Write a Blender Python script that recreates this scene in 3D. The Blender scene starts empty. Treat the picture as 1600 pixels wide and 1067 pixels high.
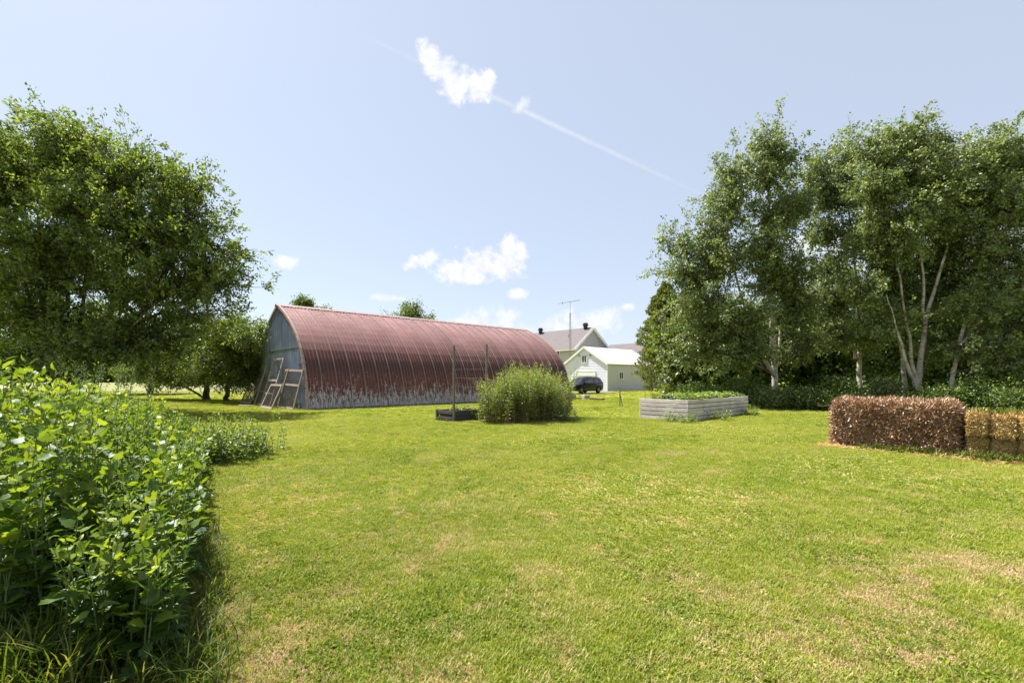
import bpy, math, random
import numpy as np
from mathutils import Vector, Matrix

R = math.radians
PI = math.pi
random.seed(11)
rng = np.random.default_rng(11)
scene = bpy.context.scene
COL = scene.collection

# ------------------------------------------------------------------ camera
F = 711.11        # focal length in units of 1600 px width (16 mm on a 36 mm sensor)
CX, HY, CAMH = 800.0, 592.0, 1.5
cam_d = bpy.data.cameras.new("camera")
cam_d.sensor_width = 36.0
cam_d.lens = 16.0
cam_d.shift_y = 58.5 / 1600.0
cam_d.clip_start = 0.05
cam_d.clip_end = 3000.0
cam = bpy.data.objects.new("camera", cam_d)
COL.objects.link(cam)
cam.location = (0, 0, CAMH)
cam.rotation_euler = (R(90), 0, 0)
scene.camera = cam

# ------------------------------------------------------------------ sun, sky, exposure
SUN_EL = R(57)
SH = Vector((-0.838, 0.545, 0)).normalized()          # horizontal direction to the sun
SUN_DIR = Vector((SH.x * math.cos(SUN_EL), SH.y * math.cos(SUN_EL), math.sin(SUN_EL)))
sun_d = bpy.data.lights.new("sun", 'SUN')
sun_d.energy = 4.8
sun_d.angle = R(0.53)
sun_d.color = (1.0, 0.95, 0.86)
sun = bpy.data.objects.new("sun", sun_d)
COL.objects.link(sun)
sun.rotation_euler = SUN_DIR.to_track_quat('Z', 'Y').to_euler()
sun.location = (-20, 20, 40)

scene.view_settings.view_transform = 'Standard'
scene.view_settings.look = 'None'
scene.view_settings.exposure = 1.34
scene.view_settings.gamma = 1.0
scene.view_settings.use_curve_mapping = False
scene.render.engine = 'CYCLES'


def dirpx(px, py):
    return Vector(((px - CX) / F, 1.0, (HY - py) / F)).normalized()


world = bpy.data.worlds.new("World")
scene.world = world
world.use_nodes = True
wn, wl = world.node_tree.nodes, world.node_tree.links
wn.clear()


def NN(t, **kw):
    n = wn.new(t)
    for k, v in kw.items():
        setattr(n, k, v)
    return n


def wmath(op, a, b=None, c=None, clamp=False):
    n = NN('ShaderNodeMath', operation=op, use_clamp=clamp)
    for i, v in enumerate((a, b, c)):
        if v is None:
            continue
        if isinstance(v, (int, float)):
            n.inputs[i].default_value = v
        else:
            wl.new(v, n.inputs[i])
    return n.outputs[0]


SKY_STRENGTH = 0.096
wout = NN('ShaderNodeOutputWorld')
wbg = NN('ShaderNodeBackground')
wbg.inputs['Strength'].default_value = SKY_STRENGTH
wl.new(wbg.outputs[0], wout.inputs[0])
sky = NN('ShaderNodeTexSky', sky_type='NISHITA')
sky.sun_disc = False
sky.sun_elevation = SUN_EL
sky.sun_rotation = math.atan2(SH.x, SH.y)
sky.altitude = 100
sky.air_density = 1.0
sky.dust_density = 0.9
sky.ozone_density = 1.0
tc = NN('ShaderNodeTexCoord')
wdir = tc.outputs['Generated']
nz = NN('ShaderNodeTexNoise')
nz.inputs['Scale'].default_value = 26
nz.inputs['Detail'].default_value = 7
nz.inputs['Roughness'].default_value = 0.68
nz.inputs['Distortion'].default_value = 0.25
wl.new(wdir, nz.inputs['Vector'])
nzl = NN('ShaderNodeTexNoise')
nzl.inputs['Scale'].default_value = 9
nzl.inputs['Detail'].default_value = 4
wl.new(wdir, nzl.inputs['Vector'])


def blob(c, rx, ry, rot=0.0):
    """soft ellipse in direction space round direction c; returns 1 - normalised distance"""
    c = c.normalized()
    r = Vector((c.y, -c.x, 0)).normalized()
    u = r.cross(c).normalized()
    r2 = r * math.cos(rot) + u * math.sin(rot)
    u2 = -r * math.sin(rot) + u * math.cos(rot)
    M = Matrix((r2, c, u2)).transposed()
    m = NN('ShaderNodeMapping', vector_type='TEXTURE')
    m.inputs['Location'].default_value = c
    m.inputs['Rotation'].default_value = M.to_euler()
    m.inputs['Scale'].default_value = (rx, 0.4, ry)
    wl.new(wdir, m.inputs['Vector'])
    ln = NN('ShaderNodeVectorMath', operation='LENGTH')
    wl.new(m.outputs[0], ln.inputs[0])
    return wmath('SUBTRACT', 1.0, ln.outputs['Value'])


def cloud_list(items):
    cur = None
    for px, py, rx, ry, rot in items:
        d = dirpx(px, py)
        k = d.y                     # gnomonic to angular scale
        b = blob(d, rx / F * k * 1.0, ry / F * k * 1.0, rot)
        cur = b if cur is None else wmath('MAXIMUM', cur, b)
    return cur


def add_dirs(cur, items):
    for az, el, rx, ry in items:
        d = Vector((math.sin(R(az)) * math.cos(R(el)), math.cos(R(az)) * math.cos(R(el)), math.sin(R(el))))
        cur = wmath('MAXIMUM', cur, blob(d, rx, ry))
    return cur


hard = cloud_list([
    (686, 104, 44, 26, -0.45), (712, 130, 36, 28, -0.3), (748, 140, 30, 24, 0.3), (676, 96, 34, 22, -0.6), (764, 128, 14, 18, 0),
    (715, 424, 44, 26, 0), (752, 416, 52, 34, 0), (790, 412, 40, 32, 0), (800, 396, 30, 30, 0), (740, 434, 62, 16, 0),
    (650, 411, 24, 17, 0.5)])
hard = add_dirs(hard, [(75, 30, .10, .05), (80, 28, .08, .06), (110, 20, .2, .06), (150, 34, .14, .07), (156, 31, .1, .06),
                       (-95, 22, .16, .06), (-140, 30, .15, .08), (190, 18, .2, .06), (-170, 40, .1, .05)])
soft = cloud_list([
    (770, 502, 62, 26, 0), (740, 508, 60, 14, 0), (905, 505, 70, 24, 0), (940, 498, 44, 22, 0), (860, 512, 50, 16, 0),
    (605, 466, 34, 8, 0), (480, 476, 30, 7, 0), (980, 480, 14, 8, 0), (1270, 385, 90, 34, 0), (1380, 400, 90, 34, 0),
    (1600, 400, 60, 60, 0), (808, 459, 20, 10, 0), (446, 409, 24, 12, 0), (812, 166, 18, 12, 0.7), (668, 404, 24, 14, 0.3), (1500, 470, 120, 50, 0)])
soft = add_dirs(soft, [(70, 9, .3, .07), (95, 8, .3, .08), (130, 9, .3, .07), (-70, 8, .25, .06), (-110, 9, .3, .08), (180, 8, .4, .07), (-150, 9, .3, .07)])
n_c = wmath('MULTIPLY', wmath('SUBTRACT', nz.outputs['Fac'], 0.5), 2.1)
dh = wmath('MULTIPLY', wmath('ADD', wmath('ADD', hard, n_c), -0.12), 2.3, clamp=True)
ds = wmath('MULTIPLY', wmath('ADD', wmath('ADD', soft, n_c), -0.10), 1.5, clamp=True)
ds = wmath('MULTIPLY', ds, 0.78)
dens = wmath('MAXIMUM', dh, ds)
# contrail
da, db = dirpx(572, 58), dirpx(1092, 302)
dm = (da + db).normalized()
ax = (db - da).normalized()
rr = Vector((dm.y, -dm.x, 0)).normalized()
uu = rr.cross(dm)
rot = math.atan2(ax.dot(uu), ax.dot(rr))
trail = blob(dm, (db - da).length * 0.58, 0.0060, rot)
trail = wmath('MULTIPLY', wmath('MAXIMUM', trail, 0.0), wmath('ADD', wmath('MULTIPLY', nz.outputs['Fac'], 0.5), 0.16), clamp=True)
dens = wmath('MAXIMUM', dens, trail)
# faint high haze patches
cloudcol = NN('ShaderNodeMixRGB')
cloudcol.inputs[1].default_value = (3.35, 3.5, 3.85, 1)
cloudcol.inputs[2].default_value = (4.7, 4.7, 4.75, 1)
wl.new(wmath('MULTIPLY', wmath('SUBTRACT', nz.outputs['Fac'], 0.30), 2.6, clamp=True), cloudcol.inputs[0])
pale = NN('ShaderNodeMixRGB')
pale.inputs[0].default_value = 0.72
pale.inputs[2].default_value = (2.72, 2.95, 3.42, 1)
wl.new(sky.outputs[0], pale.inputs[1])
wmix = NN('ShaderNodeMixRGB')
wl.new(dens, wmix.inputs[0])
wl.new(pale.outputs[0], wmix.inputs[1])
wl.new(cloudcol.outputs[0], wmix.inputs[2])
wl.new(wmix.outputs[0], wbg.inputs['Color'])


# ------------------------------------------------------------------ helpers: places
def G(px, py):
    """ground point seen at photo pixel"""
    Y = F * CAMH / (py - HY)
    return Vector(((px - CX) / F * Y, Y, 0))


def P(px, py, Y):
    return Vector(((px - CX) / F * Y, Y, CAMH + (HY - py) * Y / F))


U = Vector((0.7376, 0.6758, 0)).normalized()      # the yard's two building directions
V = Vector((-U.y, U.x, 0))
Z = Vector((0, 0, 1))


# ------------------------------------------------------------------ helpers: materials
MATS = {}


class MB:
    """tiny node-material builder"""
    def __init__(s, name):
        s.m = bpy.data.materials.new(name)
        s.m.use_nodes = True
        s.t = s.m.node_tree
        s.t.nodes.clear()
        s.out = s.t.nodes.new('ShaderNodeOutputMaterial')

    def n(s, t, ins=None, **kw):
        nd = s.t.nodes.new(t)
        for k, v in kw.items():
            setattr(nd, k, v)
        for k, v in (ins or {}).items():
            sock = nd.inputs[k]
            if hasattr(v, 'is_output') or isinstance(v, bpy.types.NodeSocket):
                s.t.links.new(v, sock)
            else:
                sock.default_value = v
        return nd

    def math(s, op, a, b=0.0, c=0.0, clamp=False):
        return s.n('ShaderNodeMath', {0: a, 1: b, 2: c}, operation=op, use_clamp=clamp).outputs[0]

    def mix(s, f, a, b, blend='MIX'):
        return s.n('ShaderNodeMixRGB', {0: f, 1: a, 2: b}, blend_type=blend).outputs[0]

    def ramp(s, f, stops, interp='LINEAR'):
        nd = s.n('ShaderNodeValToRGB', {0: f})
        cr = nd.color_ramp
        cr.interpolation = interp
        while len(cr.elements) < len(stops):
            cr.elements.new(0.5)
        for e, (p, c) in zip(cr.elements, stops):
            e.position = p
            e.color = c if len(c) == 4 else (*c, 1)
        return nd.outputs[0]

    def noise(s, vec, scale, detail=3, rough=0.55, dist=0.0):
        return s.n('ShaderNodeTexNoise', {'Vector': vec, 'Scale': scale, 'Detail': detail, 'Roughness': rough, 'Distortion': dist}).outputs['Fac']

    def obj(s):
        return s.n('ShaderNodeTexCoord').outputs['Object']

    def pos(s):
        return s.n('ShaderNodeNewGeometry').outputs['Position']

    def scale(s, v, sc):
        return s.n('ShaderNodeMapping', {'Vector': v, 'Scale': sc}).outputs[0]

    def bump(s, h, strength=0.3, dist=0.01):
        return s.n('ShaderNodeBump', {'Height': h, 'Strength': strength, 'Distance': dist}).outputs[0]

    def finish(s, col, rough=0.8, normal=None, metal=0.0, spec=0.3):
        b = s.n('ShaderNodeBsdfPrincipled', {'Base Color': col, 'Roughness': rough, 'Metallic': metal, 'Specular IOR Level': spec})
        if normal is not None:
            s.t.links.new(normal, b.inputs['Normal'])
        s.t.links.new(b.outputs[0], s.out.inputs[0])
        return s.m


def simple(name, c, rough=0.7, metal=0.0, var=0.15, scale=6.0, spec=0.3, bump=0.0):
    b = MB(name)
    o = b.obj()
    f = b.noise(o, scale, 5, 0.6)
    lo = tuple(x * (1 - var) for x in c) + (1,)
    hi = tuple(min(1, x * (1 + var)) for x in c) + (1,)
    col = b.ramp(f, [(0.3, lo), (0.7, hi)])
    nrm = b.bump(b.noise(o, scale * 8, 4), bump, 0.01) if bump else None
    return b.finish(col, rough, nrm, metal, spec)


def leafmat(name, stops, trans=0.45, tcol=(1.0, 1.0, 0.45), gloss=0.12, rough=0.45, patch=0.0):
    """leaf: diffuse + translucent + a little sheen; colour varies per leaf (attribute rnd)"""
    b = MB(name)
    r = b.n('ShaderNodeAttribute', attribute_name='rnd').outputs['Fac']
    col = b.ramp(r, stops)
    big = b.noise(b.pos(), 1.3, 2)
    col = b.mix(b.math('MULTIPLY', big, 0.5), col, b.mix(1.0, col, (0.62, 0.80, 0.72, 1), 'MULTIPLY'))
    if patch:
        col = b.mix(b.math('MULTIPLY', b.math('GREATER_THAN', r, 0.965), patch), col, (0.32, 0.20, 0.08, 1))
    dif = b.n('ShaderNodeBsdfDiffuse', {'Color': col})
    tc_ = b.mix(1.0, col, (tcol[0] * 1.6, tcol[1] * 1.6, tcol[2] * 1.2, 1), 'MULTIPLY')
    tr = b.n('ShaderNodeBsdfTranslucent', {'Color': tc_})
    m1 = b.n('ShaderNodeMixShader', {0: trans, 1: dif.outputs[0], 2: tr.outputs[0]})
    gl = b.n('ShaderNodeBsdfGlossy', {'Color': (0.85, 0.92, 1.0, 1), 'Roughness': rough})
    m2 = b.n('ShaderNodeMixShader', {0: gloss * 0.5, 1: m1.outputs[0], 2: gl.outputs[0]})
    b.t.links.new(m2.outputs[0], b.out.inputs[0])
    return b.m


# ------------------------------------------------------------------ helpers: objects
def link(o, parent=None):
    COL.objects.link(o)
    if parent is not None:
        o.parent = parent
    return o


def tag(o, label, cat, group=None, kind=None):
    if label:
        o['label'] = label
    if cat:
        o['category'] = cat
    if group:
        o['group'] = group
    if kind:
        o['kind'] = kind
    return o


def thing(name, label, cat, loc=(0, 0, 0), rz=0.0, group=None):
    o = bpy.data.objects.new(name, None)
    o.empty_display_size = 0.3
    link(o)
    o.location = loc
    o.rotation_euler = (0, 0, rz)
    return tag(o, label, cat, group)


def fast_mesh(name, V_, F_, rnd=None, smooth=False):
    """V_ (n,3), F_ (m,k) arrays"""
    me = bpy.data.meshes.new(name)
    V_ = np.asarray(V_, dtype=np.float32)
    F_ = np.asarray(F_, dtype=np.int32)
    n, (m, k) = len(V_), F_.shape
    me.vertices.add(n)
    me.vertices.foreach_set('co', V_.ravel())
    me.loops.add(m * k)
    me.loops.foreach_set('vertex_index', F_.ravel())
    me.polygons.add(m)
    me.polygons.foreach_set('loop_start', np.arange(m, dtype=np.int32) * k)
    if smooth:
        me.polygons.foreach_set('use_smooth', np.ones(m, dtype=bool))
    if rnd is not None:
        a = me.attributes.new('rnd', 'FLOAT', 'POINT')
        a.data.foreach_set('value', np.asarray(rnd, dtype=np.float32))
    me.update(calc_edges=True)
    me.validate()
    return me


def obj_from(name, me, mat, parent=None, kind=None, loc=None):
    if mat is not None and len(me.materials) == 0:
        me.materials.append(mat)
    o = bpy.data.objects.new(name, me)
    link(o, parent)
    if kind:
        o['kind'] = kind
    if loc is not None:
        o.location = loc
    return o


class Geo:
    """collects polygons for one mesh"""
    def __init__(s):
        s.v, s.f = [], []

    def poly(s, pts):
        i = len(s.v)
        s.v += [tuple(p) for p in pts]
        s.f.append(tuple(range(i, i + len(pts))))
        return s

    def box(s, c, ax, ay, az):
        """box from centre and three half-axis vectors"""
        c, ax, ay, az = Vector(c), Vector(ax), Vector(ay), Vector(az)
        i = len(s.v)
        for sx in (-1, 1):
            for sy in (-1, 1):
                for sz in (-1, 1):
                    s.v.append(tuple(c + ax * sx + ay * sy + az * sz))
        for f in ((0, 1, 3, 2), (4, 6, 7, 5), (0, 4, 5, 1), (2, 3, 7, 6), (0, 2, 6, 4), (1, 5, 7, 3)):
            s.f.append(tuple(i + k for k in f))
        return s

    def b(s, x0, x1, y0, y1, z0, z1):
        return s.box(((x0 + x1) / 2, (y0 + y1) / 2, (z0 + z1) / 2), ((x1 - x0) / 2, 0, 0), (0, (y1 - y0) / 2, 0), (0, 0, (z1 - z0) / 2))

    def beam(s, a, b_, w, t, up=Z):
        a, b_ = Vector(a), Vector(b_)
        d = b_ - a
        side = d.cross(Vector(up))
        if side.length < 1e-5:
            side = d.cross(Vector((1, 0, 0)))
        side.normalize()
        n = side.cross(d).normalized()
        return s.box((a + b_) / 2, d / 2, side * w / 2, n * t / 2)

    def tube(s, pts, rad, sides=6, cap=True):
        pts = [Vector(p) for p in pts]
        if isinstance(rad, (int, float)):
            rad = [rad] * len(pts)
        i0 = len(s.v)
        for k, p in enumerate(pts):
            d = (pts[min(k + 1, len(pts) - 1)] - pts[max(k - 1, 0)]).normalized()
            a = d.cross(Z)
            if a.length < 1e-3:
                a = d.cross(Vector((0, 1, 0)))
            a.normalize()
            b_ = d.cross(a)
            for j in range(sides):
                t = 2 * PI * j / sides
                s.v.append(tuple(p + (a * math.cos(t) + b_ * math.sin(t)) * rad[k]))
        for k in range(len(pts) - 1):
            for j in range(sides):
                j2 = (j + 1) % sides
                s.f.append((i0 + k * sides + j, i0 + k * sides + j2, i0 + (k + 1) * sides + j2, i0 + (k + 1) * sides + j))
        if cap:
            s.f.append(tuple(i0 + j for j in range(sides))[::-1])
            s.f.append(tuple(i0 + (len(pts) - 1) * sides + j for j in range(sides)))
        return s

    def mesh(s, name, smooth=False):
        me = bpy.data.meshes.new(name)
        me.from_pydata(s.v, [], s.f)
        if smooth:
            me.polygons.foreach_set('use_smooth', [True] * len(me.polygons))
        me.update()
        return me

    def build(s, name, mat, parent=None, smooth=False, kind=None, bevel=0.0):
        o = obj_from(name, s.mesh(name, smooth), mat, parent, kind)
        if bevel:
            md = o.modifiers.new('bevel', 'BEVEL')
            md.width = bevel
            md.segments = 1
        return o


# ------------------------------------------------------------------ helpers: leaves
def unit(a):
    return a / np.maximum(np.linalg.norm(a, axis=-1, keepdims=True), 1e-9)


T_DIAMOND = (np.array([(0, 0, 0), (0.45, -0.5, 0.10), (1, 0, -0.06), (0.45, 0.5, 0.10)]), np.array([(0, 1, 2), (0, 2, 3)]))
T_OVAL = (np.array([(0, 0, 0), (0.3, -0.45, 0.08), (0.7, -0.38, 0.06), (1, 0, -0.12), (0.7, 0.38, 0.06), (0.3, 0.45, 0.08)]),
          np.array([(0, 1, 2), (0, 2, 3), (0, 3, 4), (0, 4, 5)]))
T_LANCE = (np.array([(0, 0, 0), (0.35, -0.5, 0.08), (0.35, 0, 0.03), (0.35, 0.5, 0.08), (0.72, -0.30, 0.0), (0.72, 0, -0.06), (0.72, 0.30, 0.0), (1, 0, -0.22)]),
           np.array([(0, 1, 2), (0, 2, 3), (1, 4, 5), (1, 5, 2), (2, 5, 6), (2, 6, 3), (4, 7, 5), (5, 7, 6)]))
# three-lobed toothed leaf (right half then mirrored)
_half = [(0.10, 0.22), (0.24, 0.50), (0.40, 0.40), (0.52, 0.46), (0.60, 0.24), (0.76, 0.24), (0.86, 0.10)]
_pts = [(0, 0, 0), (0.28, 0, -0.01), (0.55, 0, -0.02), (0.8, 0, -0.07), (1.0, 0, -0.14)]
_r = [(x, y, 0.10 * y + 0.03 * math.sin(9 * x) - 0.10 * x * x) for x, y in _half]
_l = [(x, -y, 0.10 * y + 0.03 * math.sin(7 * x) - 0.10 * x * x) for x, y in _half]


def _fan(o, sgn):
    f = [(0, o, 1), (o, o + 1, 1), (o + 1, o + 2, 1), (1, o + 2, 2), (o + 2, o + 3, 2), (o + 3, o + 4, 2), (2, o + 4, 3), (o + 4, o + 5, 3), (o + 5, o + 6, 3), (3, o + 6, 4)]
    return [t if sgn > 0 else t[::-1] for t in f]


T_LOBED = (np.array(_pts + _r + _l), np.array(_fan(5, -1) + _fan(12, 1)))


def leaves_mesh(name, Pb, D, L, W, rnd, template=T_DIAMOND, flat=0.5, nrm=None):
    """leaf geometry at base points Pb, along D, size L x W; flat: how strongly blades face up"""
    tv, tf = template
    n = len(Pb)
    D = unit(D)
    up = rng.normal(size=(n, 3)) * (1 - flat)
    up[:, 2] += flat * 1.5
    if nrm is not None:
        up = nrm
    S = unit(np.cross(D, up))
    N = np.cross(S, D)
    vv = (Pb[:, None, :] + D[:, None, :] * (tv[None, :, 0, None] * L[:, None, None])
          + S[:, None, :] * (tv[None, :, 1, None] * W[:, None, None])
          + N[:, None, :] * (tv[None, :, 2, None] * L[:, None, None]))
    ff = tf[None, :, :] + (np.arange(n) * len(tv))[:, None, None]
    return fast_mesh(name, vv.reshape(-1, 3), ff.reshape(-1, 3), np.repeat(rnd, len(tv)))


class Tubes:
    """many thin tapered tubes in one numpy mesh"""
    def __init__(s):
        s.V, s.F, s.n = [], [], 0

    def add(s, pts, rad, sides=6):
        pts = np.asarray(pts, float)
        rad = np.asarray(rad, float)
        d = unit(np.gradient(pts, axis=0))
        ref = np.array([0.31, 0.17, 0.93]) if abs(d[0, 2]) < 0.8 else np.array([0.9, 0.3, 0.1])
        a = unit(np.cross(d, ref))
        b = np.cross(d, a)
        t = np.arange(sides) * 2 * PI / sides
        ring = pts[:, None, :] + (a[:, None, :] * np.cos(t)[None, :, None] + b[:, None, :] * np.sin(t)[None, :, None]) * rad[:, None, None]
        k = len(pts)
        idx = np.arange(k * sides).reshape(k, sides) + s.n
        A = idx[:-1]
        B = idx[1:]
        f = np.stack([A, np.roll(A, -1, 1), np.roll(B, -1, 1), B], -1).reshape(-1, 4)
        s.V.append(ring.reshape(-1, 3))
        s.F.append(f)
        s.n += k * sides

    def twigs(s, A, B, r0, r1=0.0):
        """straight 3-sided twigs in bulk"""
        n = len(A)
        if n == 0:
            return
        d = unit(B - A)
        ref = rng.normal(size=(n, 3))
        a = unit(np.cross(d, ref))
        b = np.cross(d, a)
        t = np.arange(3) * 2 * PI / 3
        c, sn = np.cos(t), np.sin(t)
        off = a[:, None, :] * c[None, :, None] + b[:, None, :] * sn[None, :, None]
        vv = np.concatenate([A[:, None, :] + off * r0, B[:, None, :] + off * max(r1, r0 * 0.35)], 1)
        base = (np.arange(n) * 6)[:, None, None] + s.n
        q = np.array([(0, 1, 4, 3), (1, 2, 5, 4), (2, 0, 3, 5)])[None]
        s.V.append(vv.reshape(-1, 3))
        s.F.append((q + base).reshape(-1, 4))
        s.n += n * 6

    def build(s, name, mat, parent=None, kind=None, smooth=True):
        return obj_from(name, fast_mesh(name, np.concatenate(s.V), np.concatenate(s.F), smooth=smooth), mat, parent, kind)


def curve(a, b, c, n=8, wob=0.0):
    """quadratic bezier with wobble"""
    a, b, c = (np.asarray(x, float) for x in (a, b, c))
    t = np.linspace(0, 1, n)[:, None]
    p = (1 - t) ** 2 * a + 2 * t * (1 - t) * b + t ** 2 * c
    if wob:
        w = rng.normal(size=(n, 3)) * wob
        w[0] = 0
        w[-1] *= 0.5
        p = p + w
    return p


def rand_ball(n):
    v = unit(rng.normal(size=(n, 3)))
    return v * rng.random((n, 1)) ** (1 / 2.6)


def make_tree(name, label, base, stems, lobes, mats, leaves=40000, leaf=(0.10, 0.055), group=None,
              trunk_r=0.2, droop=0.3, nsub=16, ntwig=7, twig_len=0.75, jitter=0.16, template=T_DIAMOND, flat=0.35,
              category='tree', branch_r=None, cluster=1.0):
    """stems: list of polylines (first point is the base); lobes: (x, y, z, rx, ry, rz) the crown is grown into"""
    bark, twigm, leafm = mats
    base = np.array(base, float)
    root = thing(name, label, category, tuple(base), 0, group)
    tk = Tubes()
    br = Tubes()
    for si, st in enumerate(stems):
        st = np.asarray(st, float)
        L = np.linspace(0, 1, len(st))
        tt = np.linspace(0, 1, 14)
        pp = np.stack([np.interp(tt, L, st[:, k]) for k in range(3)], 1)
        for _ in range(2):
            pp[1:-1] = (pp[:-2] + pp[1:-1] * 2 + pp[2:]) / 4
        pp[1:-1] += rng.normal(size=(12, 3)) * 0.03
        rr_ = trunk_r * (1 - tt * 0.82) * (1.0 if si == 0 else 0.62)
        rr_[0] *= 1.35
        tk.add(pp - base, rr_, 9)
        stems[si] = pp
    allst = np.concatenate(stems)
    vol = np.array([(l[3] * l[4] * l[5]) ** 0.72 for l in lobes])
    share = vol / vol.sum()
    A_, B_ = [], []
    Wt = []
    for li, (x, y, z, rx, ry, rz) in enumerate(lobes):
        c = np.array([x, y, z])
        rad = np.array([rx, ry, rz])
        low = allst[allst[:, 2] < max(z - 0.25 * np.linalg.norm(c[:2] - base[:2]), allst[:, 2].min() + 0.8)]
        if len(low) == 0:
            low = allst
        dd = np.linalg.norm(low - c, axis=1)
        a = low[int(np.argmin(dd * (0.9 + 0.2 * rng.random(len(dd)))))]
        mid = (a + c) / 2
        mid[2] += 0.12 * np.linalg.norm(c - a)
        limb = curve(a, mid, c + rng.normal(size=3) * rad * 0.15, 9, 0.05)
        r0 = (branch_r or trunk_r * 0.42) * (0.7 + 0.5 * rng.random())
        br.add(limb - base, np.linspace(r0, r0 * 0.3, 9), 6)
        ns = max(5, int(nsub * share[li] * len(lobes)))
        tips = c + unit(rng.normal(size=(ns, 3))) * rad * (0.45 + 0.85 * rng.random((ns, 1)) ** 1.3) + np.array([0, 0, 0.12 * rz])
        for tp in tips:
            s0 = limb[rng.integers(3, 9)]
            m2 = (s0 + tp) / 2 + np.array([0, 0, 0.1 * np.linalg.norm(tp - s0)])
            sb = curve(s0, m2, tp, 6, 0.04)
            br.add(sb - base, np.linspace(r0 * 0.32, 0.008, 6), 4)
            k = ntwig
            st = sb[rng.integers(1, 6, k)]
            out = unit(st - c + rng.normal(size=(k, 3)) * 0.6 * rad.mean())
            dr = unit(out + rng.normal(size=(k, 3)) * 0.7 + np.array([0, 0, -droop * 0.8]))
            en = st + dr * twig_len * (0.5 + rng.random((k, 1)))
            A_.append(st)
            B_.append(en)
            Wt.append(np.full(k, rng.uniform(0.6, 1.3)))
    A_, B_, Wt = np.concatenate(A_), np.concatenate(B_), np.concatenate(Wt)
    Wt = Wt * np.exp(rng.normal(size=len(Wt)) * 0.22)
    br.twigs(A_ - base, B_ - base, 0.009)
    # leaves
    pick = rng.choice(len(A_), leaves, p=Wt / Wt.sum())
    t = 0.30 + 0.78 * rng.random((leaves, 1)) ** 0.6
    Pb = A_[pick] + (B_[pick] - A_[pick]) * t + rng.normal(size=(leaves, 3)) * jitter * cluster
    keep = Pb[:, 2] > 0.1
    Pb, pick = Pb[keep], pick[keep]
    n = len(Pb)
    td = unit(B_ - A_)[pick]
    D = td * 0.8 + rng.normal(size=(n, 3)) * 0.62
    D[:, 2] -= droop
    L = leaf[0] * (0.65 + 0.6 * rng.random(n))
    W = leaf[1] * (0.7 + 0.5 * rng.random(n))
    rnd = np.clip(rng.random(n) * 0.75 + rng.random(len(A_))[pick] * 0.25, 0, 1)
    tk.build('trunk', bark, root)
    br.build('branches', twigm, root, kind='stuff')
    obj_from('crown', leaves_mesh('crown', Pb - base, D, L, W, rnd, template, flat), leafm, root, kind='stuff')
    return root


def LB(px, py, Y, rpx, rpy, ry=None):
    p = P(px, py, Y)
    rx = rpx * Y / F
    return (p.x, Y if ry is None else Y, p.z, rx, ry if ry else rx, rpy * Y / F)


# ================================================================== MATERIALS
LEAF_BIG = leafmat("leaf_ash", [(0.0, (0.048, 0.078, 0.015)), (0.5, (0.110, 0.155, 0.026)), (1.0, (0.31, 0.34, 0.065))], trans=0.5, tcol=(1.0, 1.0, 0.7), gloss=0.09)
LEAF_APPLE = leafmat("leaf_apple", [(0.0, (0.045, 0.070, 0.014)), (0.6, (0.105, 0.14, 0.026)), (1.0, (0.24, 0.26, 0.06))], trans=0.45, gloss=0.09)
LEAF_BIRCH = leafmat("leaf_birch", [(0.0, (0.070, 0.102, 0.034)), (0.5, (0.165, 0.210, 0.064)), (1.0, (0.37, 0.39, 0.15))], trans=0.40, tcol=(1.0, 1.0, 0.95), gloss=0.08, patch=0.5)
LEAF_DARK = leafmat("leaf_dark", [(0.0, (0.045, 0.078, 0.014)), (0.6, (0.105, 0.155, 0.026)), (1.0, (0.23, 0.28, 0.045))], trans=0.38, tcol=(1.0, 1.0, 0.7), gloss=0.08)
LEAF_CEDAR = leafmat("leaf_cedar", [(0.0, (0.070, 0.092, 0.034)), (0.6, (0.140, 0.160, 0.060)), (1.0, (0.24, 0.21, 0.11))], trans=0.4, gloss=0.04)
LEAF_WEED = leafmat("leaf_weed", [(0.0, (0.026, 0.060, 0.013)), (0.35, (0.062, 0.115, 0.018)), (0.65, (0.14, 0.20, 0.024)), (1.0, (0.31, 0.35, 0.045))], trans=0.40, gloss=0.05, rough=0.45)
LEAF_GREY = leafmat("leaf_greyweed", [(0.0, (0.07, 0.11, 0.06)), (0.6, (0.11, 0.15, 0.08)), (1.0, (0.17, 0.19, 0.11))], trans=0.35, gloss=0.06)
LEAF_CLUMP = leafmat("leaf_clump", [(0.0, (0.08, 0.12, 0.02)), (0.6, (0.17, 0.22, 0.04)), (1.0, (0.30, 0.33, 0.08))], trans=0.45, gloss=0.08, patch=0.5)
LEAF_DRY = leafmat("leaf_dry", [(0.0, (0.12, 0.07, 0.03)), (0.6, (0.25, 0.17, 0.07)), (1.0, (0.40, 0.32, 0.14))], trans=0.3, gloss=0.03)
LEAF_LETTUCE = leafmat("leaf_bean", [(0.0, (0.10, 0.16, 0.03)), (0.6, (0.17, 0.24, 0.04)), (1.0, (0.28, 0.32, 0.09))], trans=0.4, gloss=0.12)
LEAF_GRASSY = leafmat("leaf_longgrass", [(0.0, (0.045, 0.080, 0.012)), (0.6, (0.10, 0.135, 0.02)), (1.0, (0.24, 0.22, 0.08))], trans=0.4, gloss=0.02)
BARK = simple("bark_grey", (0.11, 0.085, 0.065), 0.95, var=0.4, scale=9, bump=0.6)
BARK_DK = simple("bark_dark", (0.055, 0.045, 0.036), 0.95, var=0.4, scale=9, bump=0.6)
STEM = simple("stem_green", (0.10, 0.14, 0.05), 0.8, var=0.3, scale=20)
STEM_DRY = simple("stem_dry", (0.26, 0.18, 0.10), 0.9, var=0.4, scale=20)


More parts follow.
